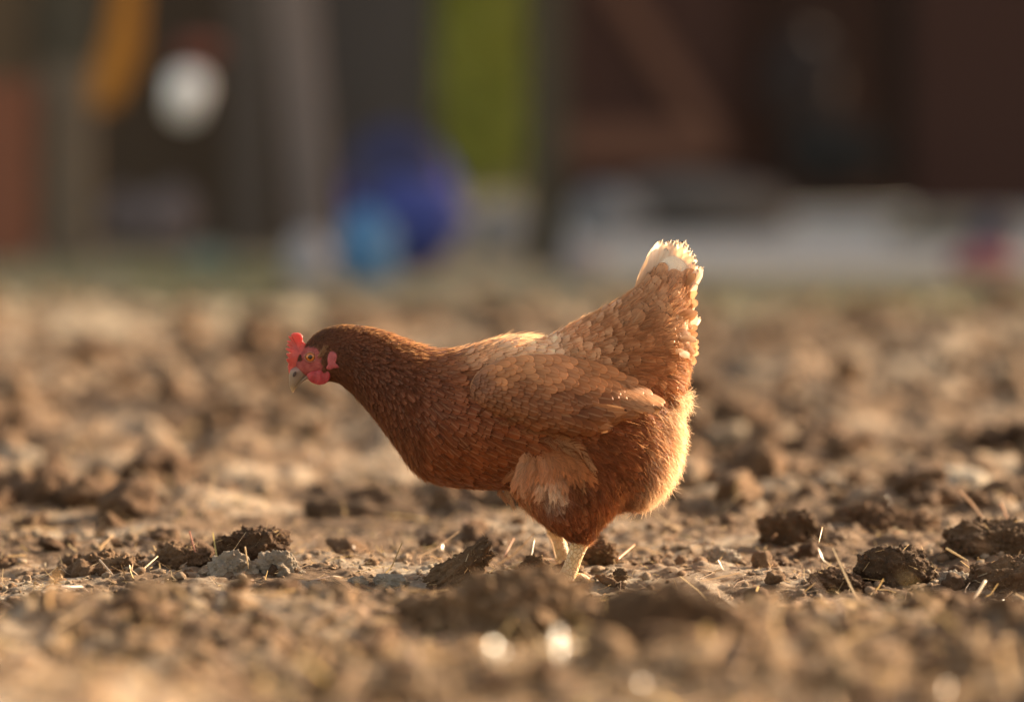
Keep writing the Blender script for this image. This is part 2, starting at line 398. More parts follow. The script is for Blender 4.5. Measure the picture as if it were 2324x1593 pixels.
for (a, b_, c_, d_, Y, m, sd_, tl, dp, lab, cat, bits) in exec_clods:
    nm = {'soil lump': 'soil_lump', 'soil heap': 'soil_heap', 'soil mound': 'soil_mound', 'soil ridge': 'soil_ridge'}.get(cat, cat)
    clod(nm, a, b_, c_, d_, Y, m, sd_, lab, cat, tilt=tl, depth=dp, sub=6 if Y < 4.4 else 4, bits=bits)

# crumbs nobody could count
def scatter(name, n, yr, xs, size, mats, label, cat, seed, sub=2, dens=None):
    r = np.random.default_rng(seed)
    var = [clod_shape(sub, 100+k, 1.0) for k in range(10)]
    y = yr[0]+(yr[1]-yr[0])*r.random(n)**(dens or 1); x = (r.random(n)*2-1)*(xs[0]+xs[1]*y)
    cl = fbm(np.stack([x*3.2, y*2.2, 0*x+.5], -1), 2, 9) > r.uniform(-.40, .30, n)
    if 'foreground' in name: cl &= ~((np.abs(x/y*F+CX-1195) < 130) & (y < 2.97))
    x, y = x[cl], y[cl]; n = len(x)
    s = size[0]*(size[1]/size[0])**(r.random(n)**2.2)
    z = ground_h(x, y)
    Vs = []; Fs = []; o = 0
    for k in range(n):
        v, f = var[k % 10]
        q = v*np.array((r.uniform(.7, 1.3), r.uniform(.7, 1.3), r.uniform(.5, .95)))*s[k]
        q = q @ rot_z(r.uniform(0, 6.28)).T @ rot_y(r.uniform(-.6, .6)).T
        Vs.append(q+np.array((x[k], y[k], z[k]+s[k]*.25))); Fs.append(f+o); o += len(v)
    me = make_mesh(name, np.vstack(Vs), np.vstack(Fs), mats)
    tag(link(name, me), label, cat, kind='stuff')
scatter('soil_crumbs', 13000, (2.6, 5.0), (.05, .155), (.0012, .0075), M_MIXED, 'loose brown and grey soil crumbs lying all over the dry ground around the hen', 'soil crumbs', 3, sub=2)
scatter('dark_soil_crumbs', 2600, (2.6, 6.5), (.05, .155), (.002, .019), M_BROWN, 'loose dark damp soil crumbs strewn over the paler ground', 'soil crumbs', 5, sub=3)
scatter('distant_soil_clods', 2400, (4.5, 10.4), (.1, .15), (.007, .046), M_BROWN, 'mass of blurred brown clods covering the churned ground behind the hen', 'soil clods', 6, sub=3, dens=1.0)
scatter('distant_pale_clods', 1800, (4.6, 10.0), (.1, .15), (.006, .034), M_MIXED, 'mass of blurred pale tan clods covering the churned ground behind the hen', 'soil clods', 9, sub=2)

def straw_bits(name, n, yr, xs, Lr, wr, label, seed, tiltmax=.5, bright=1.0):
    r = np.random.default_rng(seed)
    y = yr[0]+(yr[1]-yr[0])*r.random(n)**1.3; x = (r.random(n)*2-1)*(xs[0]+xs[1]*y); z = ground_h(x, y)
    V = np.zeros((n, 3, 2, 3)); C = np.zeros((n, 3, 2, 3))
    az = r.uniform(0, 2*np.pi, n); el = np.abs(r.normal(0, tiltmax, n)); L = r.uniform(*Lr, n)*r.uniform(.4, 1, n); W = r.uniform(*wr, n)
    d = np.stack([np.cos(az)*np.cos(el), np.sin(az)*np.cos(el), np.sin(el)], -1)
    s = np.stack([-np.sin(az), np.cos(az), r.normal(0, .7, n)], -1); s /= np.linalg.norm(s, axis=1)[:, None]
    base = np.stack([x, y, z+.001+r.random(n)*.004], -1); bend = r.normal(0, .3, (n, 3))
    cc = np.array((.56, .39, .215))*bright*r.uniform(.35, 1.2, n)[:, None]*np.stack([1+0*az, 1+r.normal(0, .04, n), 1+r.normal(0, .12, n)], -1)
    for k in range(3):
        t = k/2
        p = base+d*(L*t)[:, None]+bend*(L*t*t)[:, None]
        for q, sg in ((0, -1), (1, 1)):
            V[:, k, q] = p+s*(W*sg*(1-.4*t))[:, None]; C[:, k, q] = cc
    i = np.arange(n)*6
    Fq = np.concatenate([np.stack([i, i+1, i+3, i+2], -1), np.stack([i+2, i+3, i+5, i+4], -1)])
    me = make_mesh(name, V.reshape(-1, 3), Fq, M_STRAW, np.clip(C.reshape(-1, 3), .02, .9))
    tag(link(name, me), label, 'straw', kind='stuff')
scatter('foreground_soil_clods', 520, (2.55, 3.45), (.08, .15), (.004, .022), M_TAN, 'blurred brown clods churned up across the near foreground', 'soil clods', 15, sub=3)
straw_bits('straw_chaff', 15000, (2.6, 5.4), (.05, .155), (.005, .024), (.0002, .0008), 'fine broken straw and chaff scattered over the soil around the hen', 11, .22)
straw_bits('loose_straw', 1500, (2.6, 10), (.05, .15), (.02, .07), (.0007, .0018), 'longer loose straws and stalks strewn across the churned ground', 12, .3)
straw_bits('foreground_straw', 1100, (2.62, 3.45), (.05, .14), (.008, .04), (.001, .003), 'blurred sunlit straw pieces littering the near foreground', 13, .30, 1.15)

def on_ground(p, Y, lift=.004):
    for yy in np.arange(2.45, 6, .01):
        q = at(*p, yy)
        if ground_h(q[0], q[1], False) > q[2]-lift: return yy
    return Y
def stick(name, p0, p1, Y0, Y1, r0, c, label, cat='straw', bend=0.0, group=None, r1=None):
    if Y0 < 3.7:
        m_ = ((p0[0]+p1[0])/2, (p0[1]+p1[1])/2); Yg_ = on_ground(m_, Y0, .030 if Y0 < 3.2 else .009); Y0, Y1 = Yg_, Yg_-.01
    A = at(*p0, Y0); B = at(*p1, Y1); Mx = (A+B)/2+np.array((0, 0, bend))
    v, f = tube([A, Mx, B], [r0, r0*.95, r1 or r0*.7], seg=8, sub=5)
    v = v+.12*r0*fbm(v*900, 2, 3)[:, None]
    me = make_mesh(name, v, f, M_STRAW, np.tile(np.array(c), (len(v), 1)))
    tag(link(name, me), label, cat, group)
def chip(name, p0, p1, wd, c, label):
    """a split, slightly cupped piece of straw propped on the clods, its open face towards the low sun"""
    Yc = on_ground(((p0[0]+p1[0])/2, (p0[1]+p1[1])/2), 2.9, .028); A = at(*p0, Yc); B = at(*p1, Yc); n = np.array((.75, -.47, .46)); n /= np.linalg.norm(n)
    d = B-A; d = d-(d@n)*n; L_ = np.linalg.norm(B-A); d /= np.linalg.norm(d); s_ = np.cross(n, d); V = []; M_ = (A+B)/2; Fc = []
    for top in (0, 1):
        for i in range(9):
            t = i/8-.5
            for j in range(5):
                u = j/4-.5; V.append(M_+d*t*L_+s_*u*wd*(1-1.2*t*t)+n*(.9*wd*u*u-.0012*top+.0008*math.sin(9*t+3*u)))
    for i in range(8):
        for j in range(4): a_ = i*5+j; Fc.append((a_, a_+1, a_+6, a_+5)); Fc.append((a_+50, a_+55, a_+56, a_+51)) if False else Fc.append((a_+45, a_+50, a_+51, a_+46))
    for i in range(8): a_ = i*5; Fc.append((a_, a_+5, a_+50, a_+45)); a_ += 4; Fc.append((a_, a_+45, a_+50, a_+5))
    for j in range(4): Fc.append((j, j+45, j+46, j+1)); a_ = 40+j; Fc.append((a_, a_+1, a_+46, a_+45))
    tag(link(name, make_mesh(name, V, Fc, M_STRAW, np.tile(np.array(c), (len(V), 1)))), label, 'straw')
chip('straw_piece', (1096, 1470), (1158, 1514), .013, (.34, .26, .16), 'left of two bright sunlit straw chips in the near foreground')
chip('straw_piece', (1292, 1426), (1238, 1502), .007, (.27, .20, .13), 'right of two bright sunlit straw chips in the near foreground, leaning')
stick('twig', (940, 1180), (1002, 1282), 4.6, 4.45, .0055, (.40, .25, .11), 'thick blurred tan stalk slanting down behind the dark tilted clod', 'stalk')
stick('straw_stalk', (2180, 1115), (2236, 1184), 4.2, 4.15, .0014, (.6, .42, .26), 'thin pale straw poking up from the heap near the right edge', bend=.002)
stick('straw_stalk', (2272, 1142), (2300, 1196), 4.2, 4.15, .0013, (.6, .38, .22), 'thin reddish straw poking up at the right edge', bend=-.002)
stick('straw_stalk', (2148, 1244), (2196, 1272), 3.95, 3.92, .0011, (.65, .52, .30), 'short yellow straw lying beside the big dark clod')
stick('straw_stalk', (704, 1368), (884, 1371), 3.76, 3.77, .0007, (.72, .58, .38), 'long thin straw lying level on the bare patch left of centre')
stick('straw_stalk', (556, 1240), (564, 1290), 3.86, 3.86, .0008, (.66, .5, .3), 'upright thin straw in the cleft between the pale lumps')
stick('straw_stalk', (306, 1308), (358, 1262), 3.86, 3.9, .0010, (.62, .46, .24), 'yellow straw slanting up from the long mound at left')
stick('straw_stalk', (226, 1270), (268, 1318), 3.9, 3.86, .0010, (.5, .4, .3), 'greyish straw slanting down into the long mound at left')
stick('straw_stalk', (430, 1206), (446, 1262), 3.95, 3.93, .0009, (.45, .18, .10), 'thin red brown stem standing on the rounded clod at left', 'stem')
stick('straw_stalk', (1166, 1222), (1144, 1264), 4.0, 3.95, .0009, (.5, .26, .14), 'thin red brown stem standing left of the hen legs', 'stem')
stick('straw_stalk', (1212, 1222), (1206, 1262), 3.95, 3.93, .0009, (.40, .32, .18), 'short pale yellow stalk standing left of the far leg')
stick('straw_stalk', (1238, 1210), (1262, 1268), 3.98, 3.93, .0010, (.6, .42, .24), 'bent tan stalk leaning down onto the far leg', bend=.006)
stick('straw_stalk', (1400, 1270), (1440, 1236), 3.92, 3.98, .0015, (.45, .24, .12), 'short brown stalk slanting up right of the hen leg')
stick('straw_stalk', (1866, 1196), (1858, 1232), 3.9, 3.88, .0006, (.6, .42, .22), 'hair thin stem standing left of the big dark clod', 'stem')
stick('straw_stalk', (1762, 1370), (1742, 1402), 3.55, 3.53, .0016, (.45, .33, .2), 'short bright straw standing in the right foreground')
stick('straw_stalk', (1930, 1352), (2070, 1400), 3.62, 3.58, .0016, (.6, .48, .34), 'pale straw lying in front of the big dark clod')
stick('straw_stalk', (2190, 1400), (2200, 1432), 3.3, 3.28, .0028, (.7, .55, .3), 'blurred bright straw tip in the right foreground')
stick('straw_stalk', (2236, 1318), (2210, 1360), 3.72, 3.70, .0016, (.7, .6, .45), 'pale flat straw in the lump at the lower right edge')
stick('straw_stalk', (420, 1352), (432, 1364), 3.4, 3.39, .0042, (.8, .6, .35), 'small glowing straw tip on the blurred mound at left')

# ------------------------------------------------------------------ hen
foot_z = float(at(1285, 1322, 3.87)[2])
hen = empty('hen', (float(at(1300, 1322, HY)[0]), HY, foot_z))
tag(hen, 'rust brown hen with pale upturned tail and red comb, stooping on the churned soil', 'hen')
S = HY/F
main = [(668, 826, 674, 842, 6), (674, 814, 682, 848, 13), (684, 798, 690, 852, 19), (700, 776, 706, 858, 28), (718, 757, 722, 862, 34), (745, 744, 742, 864, 37), (782, 739, 764, 866, 40),
 (830, 743, 786, 880, 44), (880, 756, 808, 900, 52), (930, 776, 836, 930, 66), (975, 790, 868, 968, 84), (1015, 795, 902, 1014, 104), (1060, 789, 942, 1066, 124),
 (1110, 776, 990, 1095, 140), (1170, 764, 1060, 1103, 152), (1230, 768, 1130, 1106, 160), (1290, 786, 1210, 1110, 164), (1350, 800, 1300, 1135, 162),
 (1420, 835, 1390, 1150, 146), (1480, 850, 1452, 1140, 116), (1518, 888, 1500, 1102, 78), (1538, 938, 1532, 1044, 38)]
tail = [(1200, 790, 1440, 1010, 105), (1250, 764, 1540, 925, 100), (1295, 742, 1556, 868, 92), (1350, 714, 1566, 815, 86), (1405, 684, 1564, 765, 76), (1445, 656, 1562, 715, 60),
 (1474, 622, 1562, 668, 44), (1496, 590, 1568, 625, 26), (1510, 566, 1572, 596, 12)]
thigh = [(1160, 960, 1470, 960, 46), (1150, 1020, 1440, 1030, 64), (1156, 1080, 1420, 1104, 66), (1180, 1124, 1392, 1146, 60), (1216, 1160, 1366, 1178, 50), (1252, 1188, 1350, 1202, 38), (1288, 1210, 1336, 1218, 22)]
thigh_far = [(x0-22, y0-6, x1-70, y1-10, w_) for x0, y0, x1, y1, w_ in thigh]
V, Fc = join([loft(main, 0), loft(tail, 0), loft(thigh, -.040), loft(thigh_far, .045)])
body = link('body', make_mesh('body', V, Fc), hen); body.matrix_parent_inverse = hen.matrix_world.inverted()
bpy.context.view_layer.update()
md = body.modifiers.new('r', 'REMESH'); md.mode = 'VOXEL'; md.voxel_size = .0024
ms = body.modifiers.new('s', 'SMOOTH'); ms.factor = .5; ms.iterations = 9
dg = bpy.context.evaluated_depsgraph_get(); ev = body.evaluated_get(dg)
nm = bpy.data.meshes.new_from_object(ev); body.modifiers.clear(); body.data = nm
bpy.context.view_layer.update()
NV = len(nm.vertices); BV = np.zeros(NV*3); nm.vertices.foreach_get('co', BV); BV = BV.reshape(-1, 3)   # hen-local == world here (mesh was in world, parent inverse)
nm.calc_loop_triangles(); T = np.zeros(len(nm.loop_triangles)*3, np.int32); nm.loop_triangles.foreach_get('vertices', T); T = T.reshape(-1, 3)
bvh = BVHTree.FromPolygons([Vector(p) for p in BV], [tuple(t) for t in T])
def to_px(P):
    """world -> picture units (perspective) """
    P = np.asarray(P, float); d = P-np.array((0, 0, H))
    fwd = d[..., 1]*cp-d[..., 2]*sp; upc = d[..., 1]*sp+d[..., 2]*cp
    return np.stack([CX+F*d[..., 0]/fwd, CY-F*upc/fwd], -1)
def to_px_flat(P):
    """world -> picture units as if lying in the hen's middle plane"""
    Q = np.array(P, float); Q[..., 1] = HY; return to_px(Q)

# plumage control points: x, y, direction (deg, 0 = right, 90 = down), length mm, width mm, rgb
RU = (.36, .135, .050)
ctrl = [
 (700, 775, -50, 3.5, 1.8, (.16, .065, .030)), (684, 800, -70, 3, 1.6, (.10, .045, .025)), (735, 830, 70, 4, 2, (.26, .11, .06)), (745, 750, -15, 4.5, 2, (.17, .07, .034)), (770, 790, 10, 5, 2.4, (.16, .06, .028)), (745, 840, 40, 5, 2.4, (.20, .08, .04)),
 (735, 800, 60, 4.5, 2, (.26, .13, .07)), (700, 850, 60, 4, 2, (.22, .08, .04)), (790, 745, 2, 6, 2.4, (.25, .10, .045)), (840, 750, 12, 9, 3.2, (.33, .14, .06)), (890, 762, 20, 12, 4, (.40, .17, .075)), (820, 800, 24, 9, 3, (.19, .072, .033)),
 (790, 860, 48, 8, 3, (.18, .068, .032)), (870, 810, 30, 12, 3.6, (.21, .08, .036)), (850, 880, 48, 12, 4, (.20, .072, .032)), (940, 785, 20, 14, 4.5, (.38, .165, .075)), (930, 850, 34, 15, 4.4, (.23, .088, .038)),
 (900, 940, 52, 15, 5.5, (.24, .086, .036)), (1000, 800, 12, 16, 5.2, (.36, .16, .075)), (990, 870, 26, 17, 5, (.27, .105, .045)), (960, 930, 42, 16, 5.5, (.25, .092, .038)), (940, 1010, 52, 17, 7.5, (.32, .12, .046)),
 (1060, 800, 4, 19, 7, (.50, .27, .14)), (1050, 860, 12, 19, 6.5, (.36, .155, .068)), (1040, 920, 25, 18, 7.5, (.31, .115, .046)), (1000, 980, 38, 18, 9, (.33, .12, .045)), (980, 1050, 42, 18, 9, (.36, .135, .05)),
 (1050, 1040, 28, 19, 10, (.35, .13, .048)), (1050, 1090, 12, 18, 9.5, (.37, .145, .055)), (1130, 780, -2, 20, 8, (.62, .38, .22)), (1120, 960, 18, 20, 10, (.36, .135, .05)), (1140, 1030, 16, 20, 10, (.36, .14, .052)), (1130, 1090, 20, 18, 9, (.36, .14, .055)),
 (1200, 775, -2, 20, 8, (.66, .42, .25)), (1250, 785, -8, 19, 8, (.55, .32, .18)), (1220, 960, 14, 22, 9, (.40, .165, .066)), (1220, 1020, 16, 22, 9, (.42, .185, .08)), (1300, 770, -14, 18, 8, (.48, .25, .13)), (1300, 800, -2, 18, 8, (.46, .24, .12)),
 (1350, 725, -28, 17, 8, (.55, .31, .17)), (1380, 770, -16, 18, 9, (.45, .22, .105)), (1400, 830, 4, 18, 9, (.42, .195, .088)), (1420, 700, -36, 17, 8.5, (.55, .31, .17)), (1450, 760, -20, 18, 10, (.46, .23, .11)),
 (1460, 830, 6, 19, 10.5, (.43, .20, .09)), (1500, 870, 30, 17, 9, (.36, .135, .048)), (1480, 890, 40, 15, 8, (.30, .105, .038)), (1480, 640, -52, 17, 9, (.55, .31, .17)), (1520, 700, -30, 18, 10, (.54, .30, .165)), (1530, 780, -8, 18, 10, (.50, .26, .13)),
 (1545, 840, 20, 16, 9, (.5, .26, .13)), (1510, 610, -66, 20, 11, (.62, .38, .23)), (1550, 640, -60, 19, 10, (.6, .36, .22)), (1565, 720, -30, 16, 9, (.66, .42, .25)), (1515, 588, -75, 18, 12, (.80, .66, .52)), (1560, 596, -60, 18, 12, (.84, .70, .54)), (1505, 572, -80, 16, 11, (.88, .80, .68)), (1560, 575, -70, 16, 11, (.88, .80, .68)),
 (1280, 985, 12, 20, 7, (.40, .17, .07)), (1400, 960, 14, 22, 6, (.34, .13, .05)), (1500, 950, 16, 22, 5, (.44, .20, .085)), (1360, 1030, 28, 22, 6, (.35, .135, .05)), (1460, 1030, 30, 22, 5, (.38, .16, .065)), (1540, 1000, 16, 20, 4.5, (.60, .36, .2)),
 (1540, 1080, 40, 18, 4, (.6, .36, .2)), (1450, 1110, 56, 20, 4.5, (.42, .18, .07)), (1400, 1140, 70, 16, 4, (.42, .18, .07)), (1230, 1040, 50, 24, 9, (.52, .28, .15)), (1200, 1080, 70, 22, 8, (.50, .26, .13)), (1280, 1080, 55, 22, 8, (.48, .24, .12)),
 (1330, 1110, 66, 20, 6, (.36, .14, .052)), (1250, 1140, 66, 16, 5, (.36, .14, .055)), (1310, 1180, 72, 12, 4, (.32, .115, .042)), (1180, 1130, 60, 16, 6, (.48, .25, .13)),
]
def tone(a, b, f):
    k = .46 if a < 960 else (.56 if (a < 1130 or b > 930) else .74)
    if (1040 < a < 1320 and b < 812): return tuple(v*1.35*m for v, m in zip(f, (.98, 1.04, 1.12)))  # saddle lightened to cream: sunlight on the back put into the colour
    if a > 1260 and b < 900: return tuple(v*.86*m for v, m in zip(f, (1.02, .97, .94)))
    if a > 1525 and b > 700: k = 1.15  # rump edge kept paler, painting the sun rim into the feathers
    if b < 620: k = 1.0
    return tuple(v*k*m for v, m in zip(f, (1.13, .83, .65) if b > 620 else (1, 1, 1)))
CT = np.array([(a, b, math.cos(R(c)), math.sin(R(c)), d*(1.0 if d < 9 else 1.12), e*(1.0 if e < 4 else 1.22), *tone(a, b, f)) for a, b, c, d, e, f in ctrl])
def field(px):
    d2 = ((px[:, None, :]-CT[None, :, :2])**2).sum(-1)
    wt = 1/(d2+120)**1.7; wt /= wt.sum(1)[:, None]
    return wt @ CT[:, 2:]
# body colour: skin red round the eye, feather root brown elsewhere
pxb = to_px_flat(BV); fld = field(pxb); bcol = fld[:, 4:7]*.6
def face_mask(p):
    e = ((p[..., 0]-703)/30)**2+((p[..., 1]-812)/31)**2
    e = ((p[..., 0]-707)/25)**2+((p[..., 1]-809)/24)**2
    lower = (p[..., 1] > 820) & (p[..., 0]+.55*(p[..., 1]-800) < 752)
    front = (p[..., 0] < 676)
    return (e < 1) | lower | front
bcol[(pxb[:, 1] < 655) & (pxb[:, 0] > 1450)] = (.80, .66, .50)
fm = face_mask(pxb+rng.normal(0, .6, pxb.shape))
sk = fbm(BV*260, 3, 4)[:, None]
bcol[fm] = (np.array((.30, .055, .05))+sk*np.array((.12, .05, .04)))[fm]
nose = (pxb[:, 1] > 832) & fm & (pxb[:, 0] < 705)
ca = nm.color_attributes.new('Col', 'FLOAT_COLOR', 'POINT'); c_ = np.ones((NV, 4), np.float32); c_[:, :3] = bcol; ca.data.foreach_set('color', c_.ravel())
def mat_body():
    b = NB('hen_skin'); c = b.n('ShaderNodeVertexColor', layer_name='Col').outputs['Color']; p = b.n('ShaderNodeTexCoord').outputs['Object']
    v = b.n('ShaderNodeTexVoronoi', {'Vector': p, 'Scale': 800.0}).outputs['Distance']
    return b.done(b.n('ShaderNodeBsdfPrincipled', {'Base Color': c, 'Roughness': .6, 'Normal': b.bump(b.math('ADD', v, b.noise(p, 220, 4)), .55, .0016)}).outputs[0])
nm.materials.clear(); nm.materials.append(mat_body())
for p in nm.polygons: p.use_smooth = True

# surface samples
tri = BV[T]; cr = np.cross(tri[:, 1]-tri[:, 0], tri[:, 2]-tri[:, 0]); area = np.linalg.norm(cr, axis=1)/2
TN = cr/(2*area[:, None]+1e-12)
def samples(n, r):
    k = r.choice(len(T), n, p=area/area.sum()); u = r.random((n, 2)); fl = u.sum(1) > 1; u[fl] = 1-u[fl]
    P = tri[k, 0]+u[:, :1]*(tri[k, 1]-tri[k, 0])+u[:, 1:]*(tri[k, 2]-tri[k, 0]); return P, TN[k]
def thin(P, rad):
    """greedy dart throwing with per-sample radius"""
    cell = .004; grid = {}; keep = []
    for i in range(len(P)):
        g = tuple((P[i]//cell).astype(int)); rr = rad[i]; n = int(rr//cell)+1; ok = True
        for a in range(-n, n+1):
            for b in range(-n, n+1):
                for c in range(-n, n+1):
                    for j in grid.get((g[0]+a, g[1]+b, g[2]+c), ()):
                        if abs(P[i, 0]-P[j, 0]) < rr and ((P[i]-P[j])**2).sum() < rr*rr: ok = False; break
                    if not ok: break
                if not ok: break
            if not ok: break
        if ok: grid.setdefault(g, []).append(i); keep.append(i)
    return np.array(keep)
TROWS = 8
def feathers(P, D, N, L, W, C, r, conform=1.0, lift=.0022, h0=.0004, tipc=None, rounded=None, edge_pale=.22, surf=bvh, curl=None, fray=0.0, camber=.25):
    """P base, D direction (tangent), N normal -> V,F,C,UV arrays. Each feather: TROWS x 5 verts"""
    n = len(P); S_ = np.cross(N, D); S_ /= np.linalg.norm(S_, axis=1)[:, None]+1e-9
    ts = np.array((0, .2, .4, .6, .78, .9, .97, 1.0)); us = np.array((-1, -.5, 0, .5, 1.0))
    prof = np.array([.25, .62, .86, 1.0, .88, .62, .34, .05]); prof_r = np.array([.35, .72, .93, 1.0, .96, .76, .46, .10])
    rd = np.ones(n)*.6 if rounded is None else rounded
    pr = prof[None]*(1-rd[:, None])+prof_r[None]*rd[:, None]
    V = np.zeros((n, TROWS, 5, 3)); Cc = np.zeros((n, TROWS, 5, 3)); UV = np.zeros((n, TROWS, 5, 2))
    cv = np.zeros(n) if curl is None else curl
    sk_ = r.normal(0, .05, n)
    lf = lift*(1+r.normal(0, .35, n))
    for i, t in enumerate(ts):
        for j, u in enumerate(us):
            w_ = W/2*pr[:, i]*u
            if fray: w_ = w_*(1+r.normal(0, fray, n))
            drop = (1-.10*abs(u)**2*(1 if i == TROWS-1 else .3)*1.0)
            q = P+D*(L*t*drop)[:, None]+S_*(w_+L*t*t*(sk_+cv))[:, None]
            V[:, i, j] = q
            hgt = h0+lf*t-camber*abs(w_)*abs(u)*.5
            V[:, i, j] += 0
            if conform > 0:
                for k in range(n):
                    loc, nn, _, dist = surf.find_nearest(V[k, i, j])
                    if loc is None: continue
                    V[k, i, j] = (1-conform)*V[k, i, j]+conform*np.array(loc)+np.array(nn)*max(hgt[k], .0001)
            else:
                V[:, i, j] += N*hgt[:, None]
            tone = 1+edge_pale*(t**2)*.6+edge_pale*(abs(u) > .9)*.7-.34*(1-t)  # darker root paints shade between feathers; pale edge is their own pattern
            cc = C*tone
            if tipc is not None: cc = cc*(1-smooth(.35, .8, t))+tipc*smooth(.35, .8, t)
            Cc[:, i, j] = cc; UV[:, i, j] = (u, t)
    b = (np.arange(n)*TROWS*5)[:, None, None]; ii = np.arange(TROWS-1)[:, None]; jj = np.arange(4)[None]
    a = (ii*5+jj)[None]+b
    Fq = np.stack([a, a+1, a+6, a+5], -1).reshape(-1, 4)
    return V.reshape(-1, 3), Fq, np.clip(Cc.reshape(-1, 3), .005, .95), UV.reshape(-1, 2)
def merge(lst):
    V = []; Fq = []; C = []; U = []; o = 0
    for v, f, c, u in lst:
        V.append(v); Fq.append(f+o); C.append(c); U.append(u); o += len(v)
    return np.vstack(V), np.vstack(Fq), np.vstack(C), np.vstack(U)
def tangent(N, fx, fz):
    D = np.stack([fx, np.zeros_like(fx), -fz], -1); D = D-(D*N).sum(1)[:, None]*N
    l = np.linalg.norm(D, axis=1); return D/np.maximum(l, 1e-6)[:, None], l

r = np.random.default_rng(21)
P, N = samples(150000, r); px = to_px_flat(P); fl = field(px)
ok = ~face_mask(px)
ok &= ~((px[:, 1] < 636) & (px[:, 0] > 1450))
ok &= ~((px[:, 0] < 676) | ((px[:, 0] < 690) & (px[:, 1] > 822)))
P, N, px, fl = P[ok], N[ok], px[ok], fl[ok]
rad = np.sqrt(fl[:, 2]*fl[:, 3])*.001*(.38+.06*smooth(1260, 1340, px[:, 0])*smooth(905, 860, px[:, 1]))
k = thin(P, rad); P, N, px, fl = P[k], N[k], px[k], fl[k]
print('body feathers', len(P))
tz = smooth(1260, 1340, px[:, 0])*smooth(905, 860, px[:, 1]); fl[:, 2] *= 1+.15*tz; fl[:, 3] *= 1+.30*tz
ja = r.normal(0, .13, len(P))*(1+2.0*tz)+.35*tz*fbm(P*40, 2, 77); fx = fl[:, 0]*np.cos(ja)-fl[:, 1]*np.sin(ja); fz = fl[:, 0]*np.sin(ja)+fl[:, 1]*np.cos(ja)
D, tl = tangent(N, fx, fz); g = tl > .12; P, N, px, fl, D = P[g], N[g], px[g], fl[g], D[g]
patch = .10*fbm(P*45, 2, 3)
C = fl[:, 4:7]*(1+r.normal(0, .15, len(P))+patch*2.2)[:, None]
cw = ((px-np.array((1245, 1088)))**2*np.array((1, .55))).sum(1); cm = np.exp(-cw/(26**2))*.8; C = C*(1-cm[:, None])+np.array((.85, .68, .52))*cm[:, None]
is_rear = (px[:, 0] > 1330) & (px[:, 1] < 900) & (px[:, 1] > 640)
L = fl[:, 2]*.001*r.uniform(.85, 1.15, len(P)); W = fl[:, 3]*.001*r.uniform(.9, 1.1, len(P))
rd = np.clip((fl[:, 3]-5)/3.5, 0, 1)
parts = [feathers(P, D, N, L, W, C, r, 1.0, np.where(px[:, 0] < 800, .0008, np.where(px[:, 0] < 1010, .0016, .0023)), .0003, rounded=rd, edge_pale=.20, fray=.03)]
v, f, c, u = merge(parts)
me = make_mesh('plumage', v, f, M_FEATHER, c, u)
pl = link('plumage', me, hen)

# fluff: fine strands on rump, belly and thighs
def strands(P, D, L, W, C, r, bend):
    n = len(P); S_ = np.cross(D, r.normal(0, 1, (n, 3))); S_ /= np.linalg.norm(S_, axis=1)[:, None]
    V = np.zeros((n, 4, 2, 3))
    for i, t in enumerate((0, .35, .7, 1.0)):
        q = P+D*(L*t)[:, None]+bend*(L*t*t)[:, None]
        for j, sg in ((0, -1), (1, 1)): V[:, i, j] = q+S_*(W*sg*(1-.85*t*t))[:, None]
    b = np.arange(n)*8
    Fq = np.concatenate([np.stack([b+o, b+1+o, b+3+o, b+2+o], -1) for o in (0, 2, 4)])
    return V.reshape(-1, 3), Fq, np.clip(np.repeat(C, 8, axis=0), .01, .95), np.zeros((n*8, 2))
tipw = lambda q: smooth(1480, 1550, q[:, 0]+.5*(q[:, 1]-1000)*(q[:, 1] > 1000))*(q[:, 1] < 1170)
P, N = samples(300000, r); px = to_px_flat(P); fl = field(px)
f1 = smooth(930, 975, px[:, 1]+.28*(px[:, 0]-1400))*smooth(1150, 1290, px[:, 0]+.2*(px[:, 1]-1000))
f1 = np.maximum(f1, smooth(1120, 1200, px[:, 1]+0*px[:, 0])*(px[:, 0] > 1150))
f1 = np.maximum(f1, .9*smooth(1500, 1545, px[:, 0])*(px[:, 1] > 890))
g = r.random(len(P)) < f1*.48
P, N, px, fl = P[g], N[g], px[g], fl[g]; print('fluff', len(P))
ja = r.normal(0, .28, len(P)); fx = fl[:, 0]*np.cos(ja)-fl[:, 1]*np.sin(ja); fz = fl[:, 0]*np.sin(ja)+fl[:, 1]*np.cos(ja)
D, _ = tangent(N, fx, fz); out = r.uniform(.12, .5, len(P))+.35*tipw(px); D = D+N*out[:, None]+.30*np.stack([fbm(P*150, 2, 51), fbm(P*150, 2, 52), fbm(P*150, 2, 53)], -1); D /= np.linalg.norm(D, axis=1)[:, None]
tip = (smooth(1440, 1545, px[:, 0]+.35*(px[:, 1]-1000)*(px[:, 1] > 1000))*(px[:, 1] < 1170))[:, None]
cl = fbm(P*70, 2, 9)[:, None]
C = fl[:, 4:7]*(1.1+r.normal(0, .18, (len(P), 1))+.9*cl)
C = C*(1-.85*tip)+np.array((.92, .76, .54))*.85*tip  # rear strands blended to cream to paint the backlit sun rim
cm = np.exp(-(((px-np.array((1245, 1090)))**2*np.array((1, .5))).sum(1))/(24**2))*.9; C = C*(1-cm[:, None])+np.array((.9, .74, .6))*cm[:, None]
L = np.where(px[:, 1] > 1150, .009, .014+.004*tip[:, 0])*r.uniform(.5, 1.25, len(P)); Wd = r.uniform(.00018, .00042, len(P))
bend = np.tile(np.array((0, 0, -.18)), (len(P), 1))+r.normal(0, .14, (len(P), 3))-N*.25
